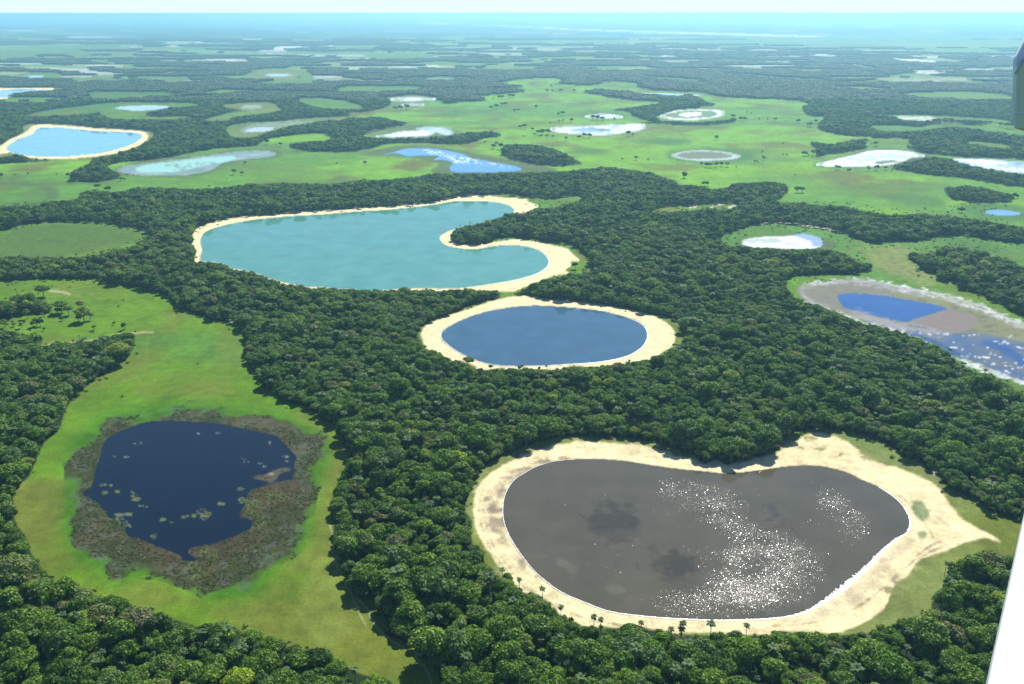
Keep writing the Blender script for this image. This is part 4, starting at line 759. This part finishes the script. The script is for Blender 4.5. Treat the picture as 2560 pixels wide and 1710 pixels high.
# lone trees and palms of the open ground
LONE = {'G': ('left meadow by the track', [(285, 112, 1.7), (405, 215, 1.6), (450, 232, 1.3), (380, 228, 1.0), (550, 268, 1.7), (515, 270, 1.1), (590, 262, 1.0), (525, 190, .9), (90, 305, .7), (145, 315, .75), (240, 300, 1.0), (280, 240, .8), (615, 325, .7), (745, 292, .55), (812, 325, .8), (1605, 405, .7), (480, 408, .4), (555, 400, .5), (290, 330, .5), (410, 265, .5), (180, 250, 1.1), (265, 300, .9), (220, 310, .8), (30, 310, .9)]),
        'D': ('left savanna', [(640, 322, 1.3), (705, 342, 1.3), (545, 368, 1.0), (1525, 225, 1.25), (1580, 228, .9), (1602, 160, .9), (1365, 312, .6), (790, 268, 1.0), (815, 265, .7), (445, 242, 1.0), (100, 232, .7), (185, 228, .6), (370, 228, .5), (8, 250, 1.2), (2195, 158, .7), (240, 140, .9), (298, 140, .8), (1480, 258, .4), (830, 232, .5), (870, 232, .5)]),
        'A': ('strip by the marsh pond', [(1585, 918, 1.0), (1610, 915, .9), (1745, 945, 1.4), (1830, 955, 1.0), (1800, 948, .6)]),
        'E': ('savanna above the woods', [(165, 162, 1.1), (1840, 130, .7), (1930, 132, 1.2), (2010, 134, .8), (2245, 248, 1.2), (1535, 842, 1.0)]),
        'B': ('middle savanna', [(945, 940, .9), (1000, 970, 1.4), (1020, 950, 1.2), (1050, 975, 1.6), (1175, 840, 1.3), (1205, 840, 1.6), (1255, 853, 1.0), (1290, 878, 1.3), (1320, 880, 1.8), (1355, 876, 1.6), (1270, 885, .9), (1425, 754, 1.2), (1450, 752, 1.7), (1510, 800, 1.4), (1430, 796, .9), (1455, 796, .9), (1370, 808, .9), (1275, 708, 1.4), (1280, 698, 1.0), (1140, 730, 1.2), (1165, 730, 1.2), (1105, 640, 2.0), (1130, 640, 1.8), (1040, 647, 1.6), (1060, 646, 1.6), (1475, 915, 1.1), (1560, 912, 1.3), (1590, 900, 1.5), (1625, 900, 1.4), (1880, 890, 1.5), (1910, 890, .9), (1790, 786, 1.0), (1650, 785, 1.7), (1680, 788, 1.9), (1710, 788, 1.6), (1350, 900, 1.0), (1310, 895, .9), (1388, 900, .9), (1200, 896, .8), (1500, 565, 1.4), (1540, 568, 1.2), (1435, 605, 2.2), (1530, 604, 1.6), (1385, 602, 1.2), (1350, 606, 1.6), (360, 722, 1.8), (395, 722, 2.0), (435, 718, 2.2), (985, 718, 1.6), (1020, 712, 1.8), (1055, 695, 1.6), (1080, 692, 1.5), (190, 738, 1.5), (1760, 545, 1.6), (1800, 540, 1.5), (1000, 650, 1.0), (1410, 560, 1.3), (1380, 572, 1.6)]),
        'C': ('right savanna', [(450, 775, 1.6), (500, 792, 1.5), (525, 792, 1.5), (725, 792, 1.3), (620, 784, .8), (675, 782, .7), (875, 806, 1.5), (935, 828, 1.5), (955, 828, 1.6), (990, 805, 1.2), (340, 912, 1.2), (775, 942, .6), (640, 992, .6), (910, 1020, 1.2), (1690, 818, 1.4), (1715, 815, 1.5), (1790, 808, 1.8), (1830, 810, 2.0), (1870, 808, 1.8), (1920, 812, 1.7), (1960, 812, 1.9), (1990, 812, 1.5), (2060, 816, 1.6), (2095, 818, .9), (2190, 828, 1.6), (2240, 838, 2.0), (2270, 840, 1.8), (1760, 806, 1.5), (450, 790, 1.2), (540, 738, .7), (570, 740, .7), (2045, 940, 1.3)]),
        'F': ('savanna by the right pans', [(650, 133, 1.0), (590, 150, .8), (608, 150, .8), (775, 102, .7), (800, 104, .7), (640, 80, .5), (245, 172, 1.1), (275, 178, 1.2), (300, 180, 1.3), (340, 178, 1.1), (375, 172, 1.1), (410, 176, 1.2), (130, 248, .9), (262, 300, 1.0), (282, 300, 1.0), (870, 342, 1.2), (900, 342, 1.2), (855, 232, .5), (1122, 195, 1.1), (1142, 195, 1.0), (1207, 212, .9), (1385, 200, 1.2), (1335, 198, .8), (1330, 185, .8), (1445, 196, .9), (1485, 204, .7), (1925, 472, .9), (1945, 474, 1.0), (1380, 40, 1.3), (1352, 30, .8), (2285, 380, 1.0), (2305, 380, 1.0), (925, 105, 1.1), (970, 100, 1.2), (640, 1020 - 913, .6), (90, 138, .6), (470, 182, .5), (1020, 100, 1.2), (940, 108, .8)]),
        'H': ('beach of the round lake', [(835, 700, 1.25), (1175, 725, .6), (985, 715, .75), (1300, 718, .5)]),
        'L': ('grass behind the beach', [(2085, 605, .6), (2115, 640, .8), (1400, 1105, .7), (2245, 640, .7), (1870, 690, .6), (1550, 1090, 1.0)]),
        'K': ('near beach of the brown lake', [(1100, 780, .8)])}
SZ = {0: 'broad', 1: 'round', 2: 'flat-topped', 3: 'slim', 4: 'wide', 5: 'small round', 6: 'tall', 7: 'bushy'}
nl = 0
for key, (where, lst) in LONE.items():
    lst = sorted(lst); LL = []
    for j, (x, y, s) in enumerate(lst):
        sx, sy_ = x / 2.609 + CROPS[key][0], y / 2.609 + CROPS[key][1]
        X_, Y_ = ground(sx, sy_); k_ = nl % 8 if s < 1.15 else (0, 2, 4)[nl % 3]; nl += 1
        if s < .85: k_ = (7, 5)[nl % 2]
        cands = ['leftmost', 'second from the left'] if j < 2 else (['rightmost'] if j == len(lst) - 1 else [])
        nb = sorted(lst, key=lambda q: (q[0] - x) ** 2 + (q[1] - y) ** 2)
        gap = math.sqrt((nb[1][0] - x) ** 2 + (nb[1][1] - y) ** 2) if len(nb) > 1 else 999
        rel = ('well apart' if gap > 90 else ('beside a ' + ('larger' if nb[1][2] > s else 'smaller' if nb[1][2] < s else 'like') + ' one on the ' + ('right' if nb[1][0] > x else 'left')))
        LL.append((f'{SZ[k_]} tree {rel}, {where}', ('meadow_tree', float(X_), float(Y_), k_, s * (0.92 if k_ in (0, 4) else 1.25 if k_ in (5, 7) else 1.0), random.uniform(0, 6.28))))
    for lab_ in dict.fromkeys(l_[0] for l_ in LL):
        same = [l_ for l_ in LL if l_[0] == lab_]
        for j, l_ in enumerate(same):
            pre = '' if len(same) == 1 else (ORD[j] + ' ' if j == 0 else ('rightmost ' if j == len(same) - 1 else ORD[j] + ' '))
            make_tree(*l_[1], pre + lab_, 'tree', 'lone trees on the ' + where)
PALMS = [('K', 1655, 1085, 1.0), ('K', 2225, 1150, 1.05), ('L', 110, 1160, 1.1), ('L', 300, 1165, 1.3), ('L', 532, 1150, 1.0), ('K', 1440, 1010, .9), ('K', 1700, 1090, .9), ('K', 1170, 840, .9), ('H', 1190, 730, .9), ('H', 1345, 740, .8), ('K', 1960, 1120, .9), ('L', 40, 1150, .9), ('E', 785, 585, .8), ('E', 850, 572, .8), ('K', 1320, 900, 1.0), ('K', 1060, 770, 1.0), ('L', 1830, 720, .8)]
for j, (key, x, y, s) in enumerate(PALMS):
    X_, Y_ = ground(x / 2.609 + CROPS[key][0], y / 2.609 + CROPS[key][1])
    wh = {'K': 'left part of the near shore of the brown lake', 'L': 'right part of the near shore of the brown lake', 'H': 'near beach of the round blue lake', 'E': 'tip of the sand spit in the turquoise lake'}[key]
    ordn = ['leftmost', 'second', 'third', 'fourth', 'fifth', 'sixth', 'seventh', 'eighth', 'ninth'][sorted([q[1] for q in PALMS if q[0] == key]).index(x)]
    make_tree('palm_tree', float(X_), float(Y_), 0, s, random.uniform(0, 6), f'{ordn} palm along the {wh}', 'palm', 'palms at the lake shores', PK[j % 3])

# the rest of the woods
ALLP = np.concatenate([A_, B_, C_, D_])
me = bpy.data.meshes.new('forest'); me.vertices.add(len(ALLP)); co = np.column_stack([ALLP[:, :2], np.zeros(len(ALLP))]); me.vertices.foreach_set('co', co.astype(np.float32).ravel())
for nm, typ, arr in (('kind', 'INT', ALLP[:, 2].astype(np.int32)), ('size', 'FLOAT', ALLP[:, 3].astype(np.float32)), ('turn', 'FLOAT', ALLP[:, 4].astype(np.float32))):
    me.attributes.new(nm, typ, 'POINT').data.foreach_set('value', arr)
forest = link('forest', me); tag(forest, 'dense green woods of countless rounded trees around the lakes', 'forest', None, 'stuff')
ng = bpy.data.node_groups.new('plant_trees', 'GeometryNodeTree'); ng.interface.new_socket('Geometry', in_out='INPUT', socket_type='NodeSocketGeometry'); ng.interface.new_socket('Geometry', in_out='OUTPUT', socket_type='NodeSocketGeometry')
gi = ng.nodes.new('NodeGroupInput'); go = ng.nodes.new('NodeGroupOutput'); ci = ng.nodes.new('GeometryNodeCollectionInfo'); ci.inputs['Collection'].default_value = lib; ci.inputs['Separate Children'].default_value = True; ci.inputs['Reset Children'].default_value = True
ip = ng.nodes.new('GeometryNodeInstanceOnPoints'); ip.inputs['Pick Instance'].default_value = True
def gattr(nm, dt):
    a = ng.nodes.new('GeometryNodeInputNamedAttribute'); a.data_type = dt; a.inputs['Name'].default_value = nm; return a.outputs['Attribute']
cr_ = ng.nodes.new('ShaderNodeCombineXYZ'); ng.links.new(gattr('turn', 'FLOAT'), cr_.inputs[2]); ng.links.new(gi.outputs[0], ip.inputs['Points']); ng.links.new(ci.outputs[0], ip.inputs['Instance'])
ng.links.new(gattr('kind', 'INT'), ip.inputs['Instance Index']); ng.links.new(cr_.outputs[0], ip.inputs['Rotation']); ng.links.new(gattr('size', 'FLOAT'), ip.inputs['Scale']); ng.links.new(ip.outputs[0], go.inputs[0])
md = forest.modifiers.new('plant_trees', 'NODES'); md.node_group = ng

# ------------------------------------------------------------------ low shrubs and tussocks (one mesh library, one object)
def bush(seed, n_=60):
    r = np.random.default_rng(seed + 300); pos = r.normal(size=(n_, 3)) * (.55, .55, .3); pos[:, 2] = np.abs(pos[:, 2]) + .15; nn = pos + r.normal(size=(n_, 3)) * .3; nn /= np.linalg.norm(nn, axis=1)[:, None]
    t = np.cross(nn, r.normal(size=(n_, 3))); t /= np.linalg.norm(t, axis=1)[:, None]; b = np.cross(nn, t); s = .3
    q = np.stack([pos + t * s, pos + b * s, pos - t * s, pos - b * s], 1); return q.reshape(-1, 3), np.arange(n_ * 4).reshape(-1, 4), np.repeat(r.uniform(.2, 1, n_), 4)
REED = leaf_material('marsh_leaves', [(0.0, (0.035, 0.05, 0.012)), (0.4, (0.06, 0.085, 0.018)), (0.7, (0.10, 0.13, 0.035)), (0.85, (0.11, 0.085, 0.05)), (1.0, (0.26, 0.29, 0.16))])
lib2 = bpy.data.collections.new('shrub_kinds')
for i in range(3): lib2.objects.link(bpy.data.objects.new('shrub_kind.%03d' % i, leafmesh('shrub', bush(i), LEAF)))
lib3 = bpy.data.collections.new('marsh_plant_kinds')
for i in range(3): g_ = bush(10 + i, 26); lib3.objects.link(bpy.data.objects.new('marsh_plant_kind.%03d' % i, leafmesh('marsh_plant', (g_[0] * (1, 1, .55), g_[1], g_[2]), REED)))
near_wood = blur((CLS == 0).astype(float), 9)
def scatter(name, label, XX, YY, S2, libc):
    me = bpy.data.meshes.new(name); me.vertices.add(len(XX)); me.vertices.foreach_set('co', np.column_stack([XX, YY, XX * 0 + .05]).astype(np.float32).ravel())
    for nm, typ, arr in (('kind', 'INT', rng.integers(0, 3, len(XX)).astype(np.int32)), ('size', 'FLOAT', S2.astype(np.float32)), ('turn', 'FLOAT', rng.uniform(0, 6, len(XX)).astype(np.float32))):
        me.attributes.new(nm, typ, 'POINT').data.foreach_set('value', arr)
    sh = link(name, me); tag(sh, label, name.replace('_', ' '), None, 'stuff'); g2 = ng.copy(); g2.name = 'plant_' + name
    for n_ in g2.nodes:
        if n_.bl_idname == 'GeometryNodeCollectionInfo': n_.inputs['Collection'].default_value = libc
    sh.modifiers.new('plant_' + name, 'NODES').node_group = g2
XX = rng.uniform(-900, 900, 160000); YY = rng.uniform(300, 1500, 160000); px, py, w = project(XX, YY, 0); cl = nearest(CLS, px, py); nw = nearest(near_wood, px, py)
prob = np.where(cl == 1, np.clip(nw - 0.10, 0, .5) * 0.45 + 0.0015, 0); prob = np.where(cl == 2, np.clip(nw - 0.25, 0, .5) * .2, prob)
k = (rng.random(len(XX)) < prob) & (px > -200) & (px < 2760); scatter('shrubs', 'low scattered shrubs along the edges of the woods', XX[k], YY[k], rng.uniform(.5, 1.7, int(k.sum())), lib2)
XX = rng.uniform(-420, 420, 300000); YY = rng.uniform(300, 1100, 300000); px, py, w = project(XX, YY, 0); cl = nearest(CLS, px, py); wt_ = nearest(WET, px, py)
prob = np.where(cl == 3, 0.75 * (fbm(14, 71, 3, XX, YY) > 0.42), 0); prob = np.where((cl == 4) & (wt_ < 0.45), 0.55 * (fbm(9, 75, 3, XX, YY) > 0.5), prob)
k = (rng.random(len(XX)) < prob) & (px > -200) & (px < 900); scatter('marsh_plants', 'tufts of olive marsh plants round the dark lake', XX[k], YY[k], rng.uniform(.35, 1.05, int(k.sum())), lib3)

# ------------------------------------------------------------------ the aircraft the picture was taken from
def at_depth(x, y, d):
    dx = (x - CX) / FPX; dy = (CY - y) / FPX
    return Vector((dx, dy * SP + CP, HGT / 1 / d + dy * CP - SP)) * d if False else Vector((dx * d, (dy * SP + CP) * d, HGT + (dy * CP - SP) * d))
def prism(name, outline, depths, thick, mat, parent=None, bev=0.01, up=None):
    import bmesh
    bm = bmesh.new(); f0 = [bm.verts.new(at_depth(x, y, d)) for (x, y), d in zip(outline, depths)]
    nrm = (f0[1].co - f0[0].co).cross(f0[2].co - f0[0].co).normalized()
    if nrm.dot(at_depth(*outline[0], 1) - Vector((0, 0, HGT))) < 0: nrm = -nrm
    if name != 'aircraft_fairing': nrm = -nrm
    f1 = [bm.verts.new(v.co + nrm * thick) for v in f0]; bm.faces.new(f0); bm.faces.new(f1[::-1]); k = len(f0)
    for i in range(k): bm.faces.new((f0[i], f1[i], f1[(i + 1) % k], f0[(i + 1) % k]))
    bmesh.ops.recalc_face_normals(bm, faces=bm.faces)
    if bev: bmesh.ops.bevel(bm, geom=bm.edges[:], offset=bev, segments=3, affect='EDGES', profile=.5)
    me_ = bpy.data.meshes.new(name); bm.to_mesh(me_); bm.free(); me_.materials.append(mat)
    for p_ in me_.polygons: p_.use_smooth = True
    return link(name, me_, parent)
WHITE = plain('white_paint', (0.92, 0.93, 0.94), 0.35); GREY = plain('grey_green_paint', (0.82, 0.90, 0.88), 0.3, 0.0); GLASSY = plain('reflected_ground_green', (0.74, 0.80, 0.50), 0.25, 0.0)  # the panel's green is the ground's reflection put into its colour
# an up-facing white fairing low at the right: near edge close to the window, far edge further out
bx = prism('aircraft_fairing', [(2578, 1220), (2466, 1735), (2760, 1800), (2760, 1180)], [2.1, 1.15, 1.15, 2.1], 0.03, WHITE, bev=0.004)
tag(bx, 'blank white aircraft fairing cutting across the lower right corner', 'aircraft fairing')
w_ = bpy.data.objects.new('wing_fitting', None); COL.objects.link(w_); w_.location = at_depth(2560, 200, 3.0)
tag(w_, 'grey green streamlined aircraft fitting hanging at the upper right edge', 'aircraft fitting')
bpy.context.view_layer.update()
def child(o_):
    o_.parent = w_; o_.matrix_parent_inverse = w_.matrix_world.inverted(); return o_
child(prism('shell', [(2566, 78), (2531, 148), (2529, 290), (2534, 322), (2566, 331), (2640, 331), (2640, 78)], [3.0] * 7, 0.028, GREY, bev=0.006))
child(prism('lower_panel', [(2562, 142), (2538, 178), (2536, 280), (2540, 322), (2640, 328), (2640, 142)], [2.972] * 6, 0.012, GLASSY, bev=0.004))
child(prism('seam_strip', [(2536, 281), (2640, 286), (2640, 290), (2536, 285)], [2.961] * 4, 0.008, GREY, bev=0.0015))
child(prism('trim_edge', [(2560, 143), (2536, 179), (2535, 184), (2538, 186), (2562, 150)], [2.961] * 5, 0.008, plain('pale_trim', (0.45, 0.52, 0.42), .3), bev=0.0015))

# ------------------------------------------------------------------ haze over the plain
import bmesh
bm = bmesh.new(); bmesh.ops.create_cube(bm, size=1); me = bpy.data.meshes.new('haze'); bm.to_mesh(me); bm.free()
hz = link('haze', me); hz.scale = (118000, 118000, 306.5); hz.location = (0, 0, 306.5 / 2 - 3.0); tag(hz, 'thin blue haze over the whole plain', None, None, 'stuff')
m, nt, out = newmat('haze_air'); pv = N(nt, 'ShaderNodeVolumePrincipled'); pv.inputs['Density'].default_value = 0.76e-4; pv.inputs['Color'].default_value = (0.38, 0.77, 1.0, 1); pv.inputs['Anisotropy'].default_value = 0.45
try: pv.inputs['Density Attribute'].default_value = ''
except Exception as e_: print(e_)
nt.links.new(pv.outputs[0], out.inputs['Volume']); me.materials.append(m)
